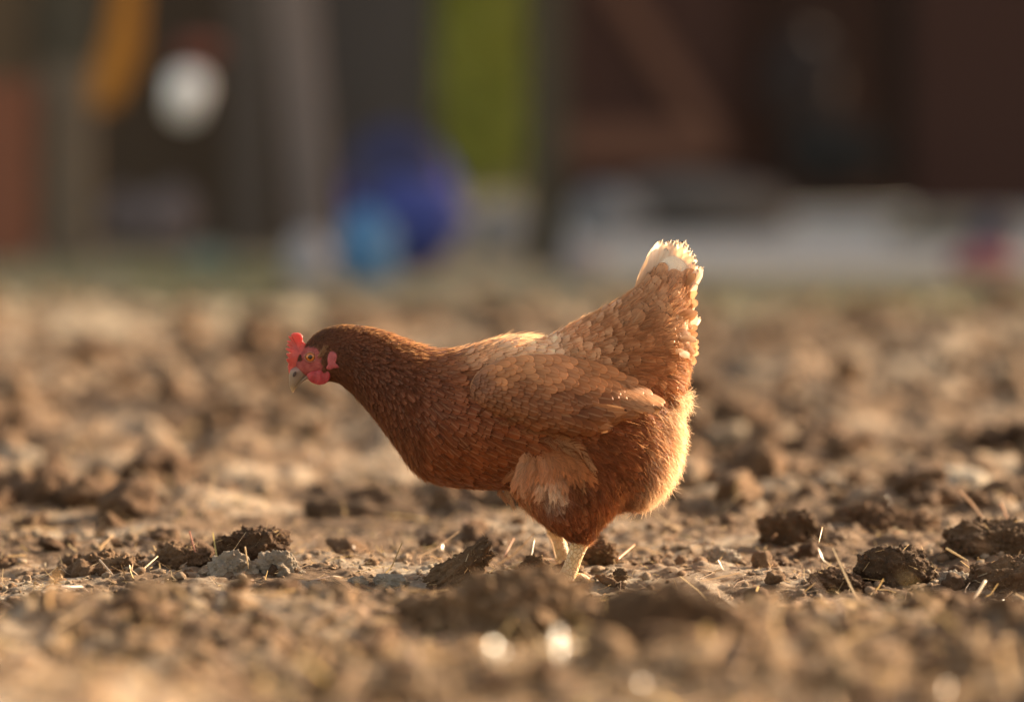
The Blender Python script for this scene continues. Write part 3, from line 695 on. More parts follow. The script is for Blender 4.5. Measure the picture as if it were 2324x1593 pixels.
me = make_mesh('fluff', *(lambda q: (q[0], q[1], M_FLUFF, q[2], q[3]))(strands(P+N*.001, D, L, Wd, C, r, bend)))
tag(link('fluff', me, hen), 'downy fluff on rump, belly and thighs, sun rim painted cream along the rear')

# fine short hairs of head and neck, breaking the outline
P, N = samples(150000, r); px = to_px_flat(P); g = ~face_mask(px) & (px[:, 1] > 625) & (r.random(len(P)) < np.where(px[:, 0] < 960, .75, np.where((px[:, 0] > 1280) & (px[:, 1] < 900), .42, .14))); P, N, px = P[g], N[g], px[g]; fl = field(px)
D, _ = tangent(N, fl[:, 0], fl[:, 1]); D = D+N*r.uniform(.02, np.where(px[:, 0] < 1010, .26, .13), len(P))[:, None]+r.normal(0, .09, P.shape); D /= np.linalg.norm(D, axis=1)[:, None]
C = fl[:, 4:7]*(1.1+r.normal(0, .25, (len(P), 1)))
q = strands(P+N*np.where(px[:, 0] < 1010, .0009, .0020)[:, None], D, fl[:, 2]*.001*r.uniform(.35, .75, len(P)), r.uniform(.00012, .00028, len(P)), C, r, r.normal(0, .1, P.shape))
tag(link('down', make_mesh('down', q[0], q[1], M_FLUFF, q[2], q[3]), hen))

# tuft over the ear
def tuft(p0, p1, n, L, spread, colr, name, label=None, yoff=0.0):
    A = []; 
    for s in (-1,):
        t = r.random(n); base = np.array([at(p0[0]+(p1[0]-p0[0])*a+r.normal(0, spread), p0[1]+(p1[1]-p0[1])*a+r.normal(0, spread), HY) for a in t])
        Pn = []; Nn = []
        for b in base:
            h = bvh.ray_cast(Vector((b[0], HY-.3, b[2])), Vector((0, 1, 0)))
            if h[0] is not None: Pn.append(h[0][:]); Nn.append(h[1][:])
        Pn = np.array(Pn); Nn = np.array(Nn)
        A.append((Pn, Nn))
    return A[0]
Pn, Nn = tuft((726, 808), (740, 788), 260, .006, 2.4, None, '')
D = np.tile(np.array((.75, 0, .66)), (len(Pn), 1))+Nn*.35+r.normal(0, .12, Pn.shape); D /= np.linalg.norm(D, axis=1)[:, None]
C = np.array((.36, .21, .12))*(1+r.normal(0, .2, (len(Pn), 1)))
q = strands(Pn+Nn*.001, D, r.uniform(.002, .0040, len(Pn)), r.uniform(.0002, .0004, len(Pn)), C, r, r.normal(0, .1, Pn.shape))
tag(link('ear_tuft', make_mesh('ear_tuft', q[0], q[1], M_FLUFF, q[2], q[3]), hen), 'small tan tuft of feathers over the ear')

# ---- wings
wing_top = [(1066, 868), (1084, 838), (1120, 816), (1172, 803), (1236, 798), (1300, 808), (1362, 828), (1418, 852), (1466, 880), (1500, 906)]
wing_bot = [(1068, 886), (1090, 908), (1132, 926), (1180, 944), (1232, 956), (1286, 962), (1340, 958), (1392, 940), (1440, 918), (1500, 910)]
def side_y(x, z, far=False):
    h = bvh.ray_cast(Vector((x, HY+(.4 if far else -.4), z)), Vector((0, -1 if far else 1, 0)))
    return None if h[0] is None else h[0][1]
def make_wing(far):
    top = catmull(wing_top, 5); bot = catmull(wing_bot, 5); nu, nv = len(top), 18
    Yg = np.zeros((nu, nv)); XZ = np.zeros((nu, nv, 2))
    for i in range(nu):
        for j in range(nv):
            t = j/(nv-1); p = top[i]*(1-t)+bot[i]*t; w_ = at(p[0], p[1], HY); XZ[i, j] = (w_[0], w_[2])
            y = side_y(w_[0], w_[2], far); Yg[i, j] = np.nan if y is None else abs(y-HY)
    Yg = np.where(np.isnan(Yg), np.nanmin(Yg), Yg)
    for it in range(6):   # relax so the wing is stiffer than the body under it
        Q = np.pad(Yg, 1, mode='edge'); Yg = .5*Yg+.125*(Q[2:, 1:-1]+Q[:-2, 1:-1]+Q[1:-1, 2:]+Q[1:-1, :-2])
    ub = np.linspace(0, 1, nu)[:, None]; vb = np.linspace(0, 1, nv)[None]
    bul = np.sin(np.pi*np.clip(ub, .0, 1)**.75)**.7*(np.sin(np.pi*np.clip(vb*.86+.06, 0, 1))**.6)
    Yo = Yg+.0006+.0024*smooth(0, .2, ub)+.0130*bul+.0045*smooth(.4, .8, ub)*smooth(1.3, .85, ub)+.004*smooth(.5, 1, vb)*smooth(.2, .5, ub)
    Yo = Yo-.0
    for i in range(int(nu*.45), nu):
        dx = np.abs(XZ[i, :, 0]-XZ[i-1, :, 0]); Yo[i] = np.maximum(Yo[i], Yo[i-1]-.17*dx)
    Yi = np.maximum(np.minimum(Yg-.004, Yo-.003), Yo-.016)
    sgn = 1 if far else -1
    O = np.stack([XZ[..., 0], HY+sgn*Yo, XZ[..., 1]], -1).reshape(-1, 3); I = np.stack([XZ[..., 0], HY+sgn*Yi, XZ[..., 1]], -1).reshape(-1, 3)
    V = np.vstack([O, I]); n = nu*nv; Fq = []
    for i in range(nu-1):
        for j in range(nv-1):
            a = i*nv+j; q = (a, a+1, a+nv+1, a+nv); Fq.append(q if far else q[::-1]); q2 = tuple(x+n for x in q); Fq.append(q2[::-1] if far else q2)
    ring = [j for j in range(nv)]+[i*nv+nv-1 for i in range(1, nu)]+[(nu-1)*nv+j for j in range(nv-2, -1, -1)]+[i*nv for i in range(nu-2, 0, -1)]
    for a, b in zip(ring, ring[1:]+ring[:1]): q = (a, b, b+n, a+n); Fq.append(q[::-1] if far else q)
    return V, Fq, nu, nv, n
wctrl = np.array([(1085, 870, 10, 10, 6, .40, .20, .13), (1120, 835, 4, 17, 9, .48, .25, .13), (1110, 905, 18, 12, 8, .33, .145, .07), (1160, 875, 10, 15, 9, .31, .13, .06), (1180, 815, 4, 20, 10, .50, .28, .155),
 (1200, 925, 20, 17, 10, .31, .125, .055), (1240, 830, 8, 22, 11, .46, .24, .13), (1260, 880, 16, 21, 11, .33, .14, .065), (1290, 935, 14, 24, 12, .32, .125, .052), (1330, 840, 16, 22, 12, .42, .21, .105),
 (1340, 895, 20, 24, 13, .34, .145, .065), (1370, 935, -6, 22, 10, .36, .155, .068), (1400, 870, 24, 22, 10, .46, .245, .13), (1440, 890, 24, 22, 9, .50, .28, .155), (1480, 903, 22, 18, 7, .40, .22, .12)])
WT = np.column_stack([wctrl[:, :2], np.cos(np.radians(wctrl[:, 2])), np.sin(np.radians(wctrl[:, 2])), wctrl[:, 3:5], wctrl[:, 5:]*np.array((.88, .74, .58))*np.where(wctrl[:, 1:2] < 850, 1.30, np.where(wctrl[:, 0:1] > 1385, .80, .66))])  # upper coverts brightened: highlight along the wing top put into the colour
for far in (False, True):
    V, Fq, nu, nv, n = make_wing(far)
    wb_ = BVHTree.FromPolygons([Vector(p) for p in V], [tuple(f) for f in Fq])
    core = make_mesh('wing', V, Fq, M_FEATHER, np.tile(np.array((.30, .12, .05)), (len(V), 1)), np.zeros((len(V), 2)))
    wing = link('wing', core, hen)
    rr = np.random.default_rng(5+far)
    G = V[:n].reshape(nu, nv, 3); cand = 9000
    a = rr.random(cand)*(nu-1.001); b = rr.random(cand)*(nv-1.001); ia, ib = a.astype(int), b.astype(int); fa, fb = (a-ia)[:, None], (b-ib)[:, None]
    P = G[ia, ib]*(1-fa)*(1-fb)+G[ia+1, ib]*fa*(1-fb)+G[ia, ib+1]*(1-fa)*fb+G[ia+1, ib+1]*fa*fb
    keepm = (a/(nu-1) < .96); P = P[keepm]
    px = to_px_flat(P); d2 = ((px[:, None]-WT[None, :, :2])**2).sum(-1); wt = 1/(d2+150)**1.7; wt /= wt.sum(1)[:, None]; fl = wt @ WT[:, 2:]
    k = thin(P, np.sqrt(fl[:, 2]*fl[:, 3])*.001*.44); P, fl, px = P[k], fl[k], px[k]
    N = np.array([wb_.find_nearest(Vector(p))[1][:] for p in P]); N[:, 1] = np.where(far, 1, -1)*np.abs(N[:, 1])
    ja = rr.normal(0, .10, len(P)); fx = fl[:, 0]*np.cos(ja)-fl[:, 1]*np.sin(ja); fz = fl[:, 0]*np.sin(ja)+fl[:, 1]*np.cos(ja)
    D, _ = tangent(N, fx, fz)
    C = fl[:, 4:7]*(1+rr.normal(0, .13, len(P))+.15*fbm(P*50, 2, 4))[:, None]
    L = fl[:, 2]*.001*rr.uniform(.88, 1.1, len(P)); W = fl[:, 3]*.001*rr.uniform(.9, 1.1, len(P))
    # nearest point on the outer side, but keep the tips straight where they overhang the wing edge
    q = feathers(P, D, N, L, W, C, rr, 0, .0022, .0008, rounded=np.full(len(P), .95), edge_pale=.24, camber=.18)
    Vq = q[0].reshape(len(P), TROWS, 5, 3); keepf = []
    for kk in range(len(P)):
        hy = np.full((TROWS, 5), np.nan)
        for i in range(TROWS):
            for j in range(5):
                p = Vq[kk, i, j]; h = wb_.ray_cast(Vector((p[0], HY+(.4 if far else -.4), p[2])), Vector((0, -1 if far else 1, 0)))
                if h[0] is not None: hy[i, j] = h[0].y
        okh = ~np.isnan(hy); X = np.column_stack([Vq[kk, ..., 0][okh], Vq[kk, ..., 2][okh], np.ones(okh.sum())])
        if okh.sum() < 14: continue
        co_ = np.linalg.lstsq(X-np.array((P[kk, 0], P[kk, 2], 0)), hy[okh], rcond=None)[0]
        fit = (Vq[kk, ..., 0]-P[kk, 0])*co_[0]+(Vq[kk, ..., 2]-P[kk, 2])*co_[1]+co_[2]
        yy_ = np.where(okh, .35*np.nan_to_num(hy)+.65*fit, fit); ii_, jj_ = np.mgrid[0:TROWS, 0:5]
        lf_ = .0024-.0023*float(smooth(1290, 1400, px[kk, 0]))
        hh = .0012+lf_*np.array((0, .2, .4, .6, .78, .9, .97, 1.0))[ii_]-.0004*abs(jj_-2)
        Vq[kk, ..., 1] = yy_+(hh if far else -hh); keepf.append(kk)
    fk = q[1].reshape(len(P), -1, 4)[keepf].reshape(-1, 4); q = (q[0], fk, q[2], q[3])
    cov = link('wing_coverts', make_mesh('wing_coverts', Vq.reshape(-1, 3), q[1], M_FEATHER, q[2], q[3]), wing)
    cov.matrix_parent_inverse = (hen.matrix_world).inverted() if False else wing.matrix_world.inverted()
    # folded flight feathers along the lower rear edge
    for (x0, y0, x1, y1, wd_, cc, dep) in [(1230, 915, 1392, 944, 15, (.30, .125, .05), .0010), (1262, 902, 1418, 940, 14, (.34, .145, .06), .0006)]:
        A = at(x0, y0, HY); B = at(x1, y1, HY); Ld = np.linalg.norm(B-A)
        yb = V[:n, 1].min() if not far else V[:n, 1].max()
        ya = side_y(A[0], A[2], far) or HY; 
        h1 = wb_.ray_cast(Vector((A[0], HY+(.4 if far else -.4), A[2])), Vector((0, -1 if far else 1, 0)))
        h2 = wb_.ray_cast(Vector((A[0]*.25+B[0]*.75, HY+(.4 if far else -.4), A[2]*.25+B[2]*.75)), Vector((0, -1 if far else 1, 0)))
        y1_ = h1[0].y if h1[0] else ya; y2_ = h2[0].y if h2[0] else y1_
        sg = 1 if far else -1
        A[1] = y1_-sg*dep*.5; B[1] = (y1_+(y2_-y1_)/.75)-sg*dep+sg*.0012
        Dd = ((B-A)/np.linalg.norm(B-A))[None]; Nn = np.array([[0, sg*1.0, 0]]); Nn = Nn-(Nn*Dd).sum()*Dd; Nn /= np.linalg.norm(Nn)
        q = feathers(A[None], Dd, Nn, np.array([Ld]), np.array([wd_*.001]), np.array([cc]), rr, 0, .0004, .0003, rounded=np.array([.8]), edge_pale=.2, camber=.12)
        o = link('flight_feather', make_mesh('flight_feather', q[0], q[1], M_FEATHER, q[2], q[3]), wing); o.matrix_parent_inverse = wing.matrix_world.inverted()

# ---- tail feathers
rt = np.random.default_rng(33); lst = []
def tail_feather(x0, y0, x1, y1, wmm, y_off, base, tip, lean=0.0, nrm=(0, -1, .1), rnd=.9, cv=0.0):
    A = at(x0, y0, HY)+np.array((0, y_off, 0)); B = at(x1, y1, HY)+np.array((0, y_off*.6+lean, 0))
    Ld = np.linalg.norm(B-A); Dd = ((B-A)/Ld)[None]; Nn = np.array([nrm], float); Nn = Nn-(Nn*Dd).sum()*Dd; Nn /= np.linalg.norm(Nn)
    lst.append(feathers(A[None], Dd, Nn, np.array([Ld]), np.array([wmm*.001]), np.array([base]), rt, 0, .001, .0, rounded=np.array([rnd]), edge_pale=.1, tipc=np.array([tip]), curl=np.array([cv]), camber=.3))
cream = (.95, .92, .84)
for k in range(13):
    t = k/12; xt = 1499+92*t; yt = 556-18*math.sin(math.pi*min(1, t*1.25))+ (0 if t < .62 else (t-.62)*115)
    for s in (-1, 1):
        tail_feather(1440+66*t+rt.normal(0, 3), 690+30*t, xt+rt.normal(0, 2), yt+rt.normal(0, 3)+5, 18+rt.normal(0, 1.5), s*(.006+.001*(k % 3)), (.72, .52, .36), cream, 0, (0, s, .1), 1.0, .03*s)
for (x0, y0, x1, y1, wd_) in [(1530, 690, 1596, 603, 8), (1520, 700, 1590, 612, 8), (1535, 720, 1582, 640, 9), (1530, 740, 1580, 690, 9), (1540, 770, 1586, 715, 10)]:
    for s in (-1, 1): tail_feather(x0, y0, x1, y1, wd_, s*.010, (.66, .42, .26), cream, 0, (0.2, s, 0), 1.0)
v, f, c, u = merge(lst); tf = link('tail', make_mesh('tail', v, f, M_TAIL, c, u), hen)
tag(tf, 'cream tipped upright tail feathers')
# soft rear coverts catching the sun behind the tail
lst = []; n = 230
for k in range(n):
    y = rt.uniform(640, 812); xr = np.interp(y, [630, 660, 720, 800, 860, 900], [1568, 1560, 1560, 1564, 1552, 1530]); x = xr-rt.uniform(0, 42)
    yo = rt.normal(0, .018)*(1 if y > 700 else .5); ang = R(rt.normal(10, 22)+np.interp(y, [640, 900], [-35, 30])); L_ = rt.uniform(26, 42)*.9
    b_ = np.array((.46, .255, .125))*rt.uniform(.8, 1.15)
    tail_feather(x-8, y, x-8+L_*math.cos(ang), y+L_*math.sin(ang), rt.uniform(6, 9), yo, b_, np.array((.66, .44, .27)), 0, (.5, -1 if yo < 0 else 1, rt.normal(0, .3)), 1.0, rt.normal(0, .12))
v, f, c, u = merge(lst); tag(link('tail_coverts', make_mesh('tail_coverts', v, f, M_TAIL, c, u), hen), 'pale round feathers at the back of the tail')

# loose curved thigh plumes: a shaft with many soft barbs
VP = []; FP = []; CP = []; off = 0
def surf_pt(x, y, lift):
    A = at(x, y, HY); h = bvh.ray_cast(Vector((A[0], HY-.4, A[2])), Vector((0, 1, 0)))
    return None if h[0] is None else np.array((A[0], h[0].y-lift, A[2]))
plumes = []
for k in range(64):
    u_ = rt.random(); an = R(118-78*u_+rt.normal(0, 7)); r0 = rt.uniform(6, 78); ox, oy = 1196+u_*44, 1004-10*u_
    x0, y0 = ox+math.cos(an)*r0+rt.normal(0, 5), oy+math.sin(an)*r0+rt.normal(0, 5); L_ = rt.uniform(40, 72)*(1 if r0 < 50 else .8)
    an1 = an+R(rt.uniform(4, 30))*(1 if u_ > .3 else -.6); an2 = an1+R(rt.uniform(6, 36))*(1 if u_ > .3 else .5)
    m1 = (x0+math.cos(an-.15)*L_*.5, y0+math.sin(an-.15)*L_*.5); m2 = (m1[0]+math.cos(an1)*L_*.5, m1[1]+math.sin(an1)*L_*.5)
    cr_d = math.exp(-(((m1[0]-1245)/22)**2+((m1[1]-1088)/32)**2)); lft = math.exp(-((m1[0]-1185)/22)**2)
    cc = np.array((.40, .185, .072))*np.array((1.15, 1, .9))*rt.uniform(.75, 1.3)*(1.25-.35*u_)*(1-max(cr_d, .38*lft))*1.1+np.array((.94, .75, .55))*max(cr_d, .38*lft)
    plumes.append(([(x0, y0), m1, m2], rt.uniform(8, 14), cc))
plumes += [([(1230, 985), (1300, 996), (1348, 1056)], 12, (.50, .27, .13)), ([(1240, 992), (1300, 1020), (1322, 1100)], 11, (.46, .24, .11)), ([(1160, 1080), (1150, 1110), (1166, 1150)], 8, (.60, .38, .22)),
   ([(1140, 1086), (1136, 1110), (1150, 1136)], 8, (.44, .22, .11)), ([(1200, 1110), (1206, 1145), (1222, 1184)], 9, (.52, .30, .15)), ([(1110, 930), (1180, 925), (1240, 950)], 9, (.50, .24, .10)), ([(1130, 950), (1200, 945), (1262, 965)], 9, (.40, .18, .07)), ([(1160, 970), (1230, 965), (1290, 985)], 10, (.38, .17, .065))]
for (pts_, wpx, cc) in plumes:
    pc = catmull(np.array(pts_, float), 12); cs = [surf_pt(p[0], p[1], .003+.004*i/len(pc)) for i, p in enumerate(pc)]
    last = next(c for c in cs if c is not None); line = []
    for i, c in enumerate(cs):
        if c is None: c = at(pc[i][0], pc[i][1], HY); c[1] = last[1]
        line.append(c); last = c
    line = np.array(line); m = len(line)
    for rep_ in range(150):
        t = rt.random()**.8; i = min(int(t*(m-1)), m-2); p = line[i]*(1-(t*(m-1)-i))+line[i+1]*(t*(m-1)-i)
        d = line[i+1]-line[i]; d /= np.linalg.norm(d); sd_ = np.cross(d, (0, -1., 0)); sd_ /= np.linalg.norm(sd_); sg = rt.choice((-1, 1))
        ww = wpx*HY/F*(.55+.6*math.sin(math.pi*min(1, t*.8+.15)))*rt.uniform(.7, 1.1)
        tipp = p+d*ww*1.5*(1.1)+sd_*sg*ww*(.55+.45*(1-t)); tipp[1] += rt.normal(0, .0008)+.0006; mid = (p+tipp)/2+sd_*sg*ww*.15
        wd2 = np.cross(tipp-p, (0, -1., 0)); wd2 = wd2/np.linalg.norm(wd2)*.00026
        VP += [p-wd2, p+wd2, mid-wd2*.9, mid+wd2*.9, tipp-wd2*.3, tipp+wd2*.3]; FP += [(off, off+1, off+3, off+2), (off+2, off+3, off+5, off+4)]; off += 6
        CP += [np.array(cc)*rt.uniform(.75, 1.15)*(.72+.33*t)]*6
me = make_mesh('thigh_plumes', np.array(VP), np.array(FP), M_FLUFF, np.clip(np.array(CP), 0, .95)); tag(link('thigh_plumes', me, hen), 'loose curled pale plumes on the thigh')

# ---- head parts
def Z1(x, y): return (610+.2188*x, 697.2+.2188*y)
def plate(poly, cen, thick, y0, n_ring=9, bulge=None, sub=3, pw=.5, yfun=None):
    pts = catmull(np.array([Z1(*p) for p in poly]+[Z1(*poly[0])]), sub)[:-1]; c0 = np.array(Z1(*cen)); V = []; n = len(pts)
    rs = [1-((1-k/n_ring)**1.6) for k in range(1, n_ring+1)]
    for sg in (-1, 1):
        w0 = at(*c0, HY); V.append(w0+np.array((0, y0+sg*thick, 0)))
        for q in rs[:-1] if sg == 1 else rs:
            for p in pts:
                pp = c0+(p-c0)*q; V.append(at(*pp, HY)+np.array((0, y0+sg*thick*max(0, 1-q**2)**pw, 0)))
    V = np.array(V); Fc = []; m = n_ring; o2 = 1+m*n
    def a(k, i): return 1+k*n+(i % n)
    def b(k, i): return (o2+1+k*n+(i % n)) if k < m-1 else a(m-1, i)
    for i in range(n):
        Fc.append((0, a(0, i+1), a(0, i))); Fc.append((o2, b(0, i), b(0, i+1)))
        for k in range(m-1): Fc.append((a(k, i), a(k, i+1), a(k+1, i+1), a(k+1, i))); Fc.append((b(k, i+1), b(k, i), b(k+1, i), b(k+1, i+1)))
    return V, Fc
comb_poly = [(228, 286), (262, 264), (325, 272), (352, 305), (352, 352), (400, 400), (380, 480), (330, 560), (290, 640), (235, 700), (212, 690), (202, 650), (197, 610), (206, 588), (180, 545), (186, 538), (212, 536), (184, 492), (186, 478), (216, 484),
   (224, 468), (178, 440), (180, 424), (214, 424), (228, 414), (190, 398), (192, 380), (224, 386), (238, 374), (191, 358), (196, 345), (236, 350), (246, 336), (206, 312), (208, 298), (238, 308), (250, 302)]
v, f = plate(comb_poly, (318, 470), .0026, 0, 10, sub=3, pw=.28)
v[:, 1] += .0012*np.sin((v[:, 2]-v[:, 2].mean())*260)
tag(link('comb', make_mesh('comb', v, f, M_COMB), hen), 'small upright bright red comb with serrated edge')
wat = [(400, 690), (470, 650), (560, 640), (630, 645), (644, 700), (632, 745), (590, 786), (530, 797), (480, 786), (440, 764), (412, 735)]
lobe = [(640, 452), (668, 440), (705, 455), (722, 495), (712, 540), (708, 575), (736, 606), (722, 622), (680, 624), (645, 640), (612, 632), (605, 612), (622, 580), (616, 540), (622, 490)]
for s in (-1, 1):
    v, f = plate(wat, (530, 710), .0030, s*.0112, 8); v[:, 1] += s*.0015*np.sin((v[:, 0])*700)
    link('wattle', make_mesh('wattle', v, f, M_WATTLE), hen)
    ly = side_y(*(at(*Z1(668, 540), HY)[[0, 2]]))
    v, f = plate(lobe, (665, 545), .0026, s*(abs(ly-HY)+.0006), 8)
    r2 = v-v.mean(0); v[:, 1] += -s*.0010*np.exp(-((r2[:, 0]/.003)**2+(r2[:, 2]/.009)**2))
    link('earlobe', make_mesh('earlobe', v, f, M_LOBE), hen)
# beak
def mat_beak():
    b = NB('horn'); p = b.n('ShaderNodeTexCoord').outputs['Object']; g = b.n('ShaderNodeSeparateXYZ', {0: b.n('ShaderNodeNewGeometry').outputs['Position']}).outputs[2]
    z1 = float(at(660, 888, HY)[2]); z0 = float(at(660, 838, HY)[2])
    t = b.n('ShaderNodeMapRange', {0: g, 1: z1, 2: z0}).outputs[0]
    n = b.noise(b.n('ShaderNodeMapping', {'Vector': p, 'Scale': (1, 1, .3)}).outputs[0], 500, 4)
    c = b.ramp(b.math('ADD', b.math('MULTIPLY', t, .85), b.math('MULTIPLY', n, .15)), [(.0, (.50, .34, .16)), (.3, (.24, .17, .11)), (.75, (.22, .16, .12)), (1, (.28, .13, .11))])
    return b.done(b.n('ShaderNodeBsdfPrincipled', {'Base Color': c, 'Roughness': .32, 'Subsurface Weight': .15, 'Subsurface Scale': .003, 'Normal': b.bump(n, .25, .001)}).outputs[0])
MB_ = mat_beak()
beak = empty('beak', at(*Z1(260, 740), HY)); beak.parent = hen; beak.matrix_parent_inverse = hen.matrix_world.inverted(); bpy.context.view_layer.update()
def zsec(l): return [(*Z1(a, b), *Z1(c, d), w_*.2188) for a, b, c, d, w_ in l]
v, f = loft(zsec([(290, 610, 440, 650, 48), (232, 640, 425, 685, 50), (214, 690, 392, 712, 44), (211, 745, 350, 752, 37), (214, 800, 305, 800, 28), (226, 846, 276, 848, 17), (244, 880, 258, 878, 7), (249, 889, 252, 888, 2)]), 0, seg=24)
link('upper_mandible', make_mesh('upper_mandible', v, f, MB_), beak)
v, f = loft(zsec([(430, 680, 450, 735, 34), (392, 700, 406, 742, 30), (345, 742, 356, 770, 25), (308, 788, 320, 802, 17), (285, 824, 292, 836, 9), (268, 846, 271, 852, 3)]), 0, seg=20)
link('lower_mandible', make_mesh('lower_mandible', v, f, MB_), beak)
M_NOS = mat_plain('nostril', (.06, .035, .03), .6)
for s in (-1, 1):
    c0 = at(*Z1(272, 690), HY); vv, ff = ico(3)
    v = (vv*np.array((.0016, .0008, .0030))) @ rot_y(.45).T + c0+np.array((0, s*.0078, 0))
    link('nostril', make_mesh('nostril', v, ff, M_NOS), beak)
# eyes
def mat_eye():
    b = NB('eye'); p = b.n('ShaderNodeVertexColor', layer_name='Col').outputs['Color']
    return b.done(b.n('ShaderNodeBsdfPrincipled', {'Base Color': p, 'Roughness': .05, 'Specular IOR Level': .6}).outputs[0])
M_EYE = mat_eye()
EC = at(*Z1(438, 508), HY); sy = abs(side_y(EC[0], EC[2])-HY)
M_LID = mat_skin('eyelid_skin', (.40, .10, .08), .2, pale=(.52, .22, .16))
for s in (-1, 1):
    vv, ff = ico(5); rad_ = .0056
    v = vv*rad_*np.array((1, .72, 1)); rr_ = np.sqrt(v[:, 0]**2+v[:, 2]**2); front = v[:, 1]*s > 0
    cc = np.tile(np.array((.44, .13, .02)), (len(v), 1)); cc *= (1+.25*fbm(v*1500, 2, 3))[:, None]
    cc[rr_ < .0022] = (.004, .003, .003); cc[(rr_ > .0042)] *= .35
    v = v+np.array((EC[0], HY+s*(sy-.0004), EC[2]))
    eye = link('eye', make_mesh('eye', v, ff, M_EYE, cc), hen)
    for k, (R0, r0) in enumerate(((.0052, .00085), (.0066, .0007))):
        pts = []
        for a_ in range(33):
            an = 2*math.pi*a_/32; pts.append((EC[0]+R0*1.08*math.cos(an), HY+s*(sy+.0012-.0010*k), EC[2]+R0*.93*math.sin(an)))
        v, f = tube(pts, [r0]*33, seg=8, sub=1, cap=False)
        if k == 0: o = link('eyelid', make_mesh('eyelid', v, f, M_LID), eye); o.matrix_parent_inverse = eye.matrix_world.inverted()

# legs
def mat_leg():
    b = NB('leg_scales'); p = b.n('ShaderNodeTexCoord').outputs['Object']
    mp = b.n('ShaderNodeMapping', {'Vector': p, 'Scale': (1, 1, .75)}).outputs[0]
    v = b.n('ShaderNodeTexVoronoi', {'Vector': mp, 'Scale': 260.0}, feature='DISTANCE_TO_EDGE').outputs['Distance']
    e = b.n('ShaderNodeMapRange', {0: v, 1: 0.0, 2: .14}).outputs[0]
    n = b.noise(p, 90, 4)
    c = b.mix(n, c4(.70, .54, .38), c4(.68, .44, .17)); c = b.mix(e, b.mix(1.0, c, c4(.78, .68, .55), 'MULTIPLY'), c)
    return b.done(b.n('ShaderNodeBsdfPrincipled', {'Base Color': c, 'Roughness': .5, 'Subsurface Weight': .25, 'Subsurface Radius': (1, .5, .25), 'Subsurface Scale': .004, 'Normal': b.bump(e, .7, .0012)}).outputs[0])
M_LEG = mat_leg()
def leg(x0, y0, x1, y1, Y, r0, r1):
    A = at(x0, y0, Y); B = at(x1, y1, Y); B2 = B+np.array((0, 0, .003))
    v, f = tube([A+np.array((.003, 0, .02)), A, A*.5+B*.5, A*.2+B*.8, B2], [r0*1.1, r0, r1*.94, r1, r1*1.12], seg=20, sub=5, squash=.8)
    o = link('leg', make_mesh('leg', v, f, M_LEG), hen)
    for dx, dy, L_ in ((-1, 0, .055), (-.84, -.55, .045), (-.84, .55, .045), (.9, .25, .024)):
        d = np.array((dx, dy, 0))/math.hypot(dx, dy); pts = [B2, B2+d*L_*.3+np.array((0, 0, .000)), B2+d*L_*.65+np.array((0, 0, .001)), B2+d*L_+np.array((0, 0, -.003))]
        v, f = tube(pts, [.0065, .0052, .0046, .0036], seg=12, sub=4, squash=.85)
        t_ = link('toe', make_mesh('toe', v, f, M_LEG), o); t_.matrix_parent_inverse = o.matrix_world.inverted()
        e = pts[-1]; v, f = tube([e-d*.002, e+d*.005, e+d*.010+np.array((0, 0, -.004))], [.0028, .0022, .0004], seg=10, sub=3)
        k_ = link('claw', make_mesh('claw', v, f, MB_), o); k_.matrix_parent_inverse = o.matrix_world.inverted()
leg(1326, 1204, 1284, 1320, 3.862, .0098, .0084)
leg(1256, 1186, 1284, 1288, 3.985, .0096, .0082)

# ------------------------------------------------------------------ yard behind
M_CONC = mat_plain('concrete', (.38, .38, .365), .85, .22, .9)
v, f = box((9.0, 19.95, -.06), (17.6, 14.1, .14)); me = make_mesh('concrete_yard', v, f, M_CONC, shade=False)
tag(link('concrete_yard', me), kind='structure')
def rect(name, x0, x1, y0, y1, Y, th, mat, parent=None, lean=0, bv=.004):
    """a board whose front face fills the picture box"""
    A = at(x0, y0, Y); B = at(x1, y1, Y); c = (A+B)/2; s = (abs(B[0]-A[0]), th, abs(A[2]-B[2]))
    v, f = box((0, 0, 0), s, rot_y(lean)); o = link(name, bevel(make_mesh(name, v, f, mat, shade=False), min(bv, min(s)*.2)), None)
    o.location = (c[0], c[1]+th/2, c[2])
    if parent is not None: bpy.context.view_layer.update(); o.parent = parent; o.matrix_parent_inverse = parent.matrix_world.inverted()
    return o
def beam(name, p0, p1, Y, wpx, th, mat, parent=None):
    A = at(*p0, Y); B = at(*p1, Y); d = B-A; L_ = np.linalg.norm(d); a = math.atan2(-d[2], d[0]); W_ = wpx*Y/F
    v, f = box((0, 0, 0), (L_, th, W_), rot_y(a)); o = link(name, bevel(make_mesh(name, v, f, mat, shade=False), .006)); o.location = ((A+B)/2+np.array((0, th/2, 0)))
    if parent is not None: bpy.context.view_layer.update(); o.parent = parent; o.matrix_parent_inverse = parent.matrix_world.inverted()
    return o
WD = lambda n, c, var=.3: mat_plain(n, c, .85, var, 8, (6, 6, .6), .5)
M_RED = WD('red_brown_boards', (.044, .016, .010)); M_RED2 = WD('barn_boards', (.040, .019, .013)); M_BRN = WD('brown_timber', (.125, .056, .034)); M_DRK = WD('dark_boards', (.058, .040, .026))
M_BLK = WD('black_brown_boards', (.014, .008, .005)); M_GRYW = WD('grey_timber', (.17, .142, .135)); M_OLV = WD('olive_post', (.055, .046, .030)); M_BGE = WD('beige_post', (.15, .12, .09)); M_RUST = WD('rust_board', (.20, .078, .045))
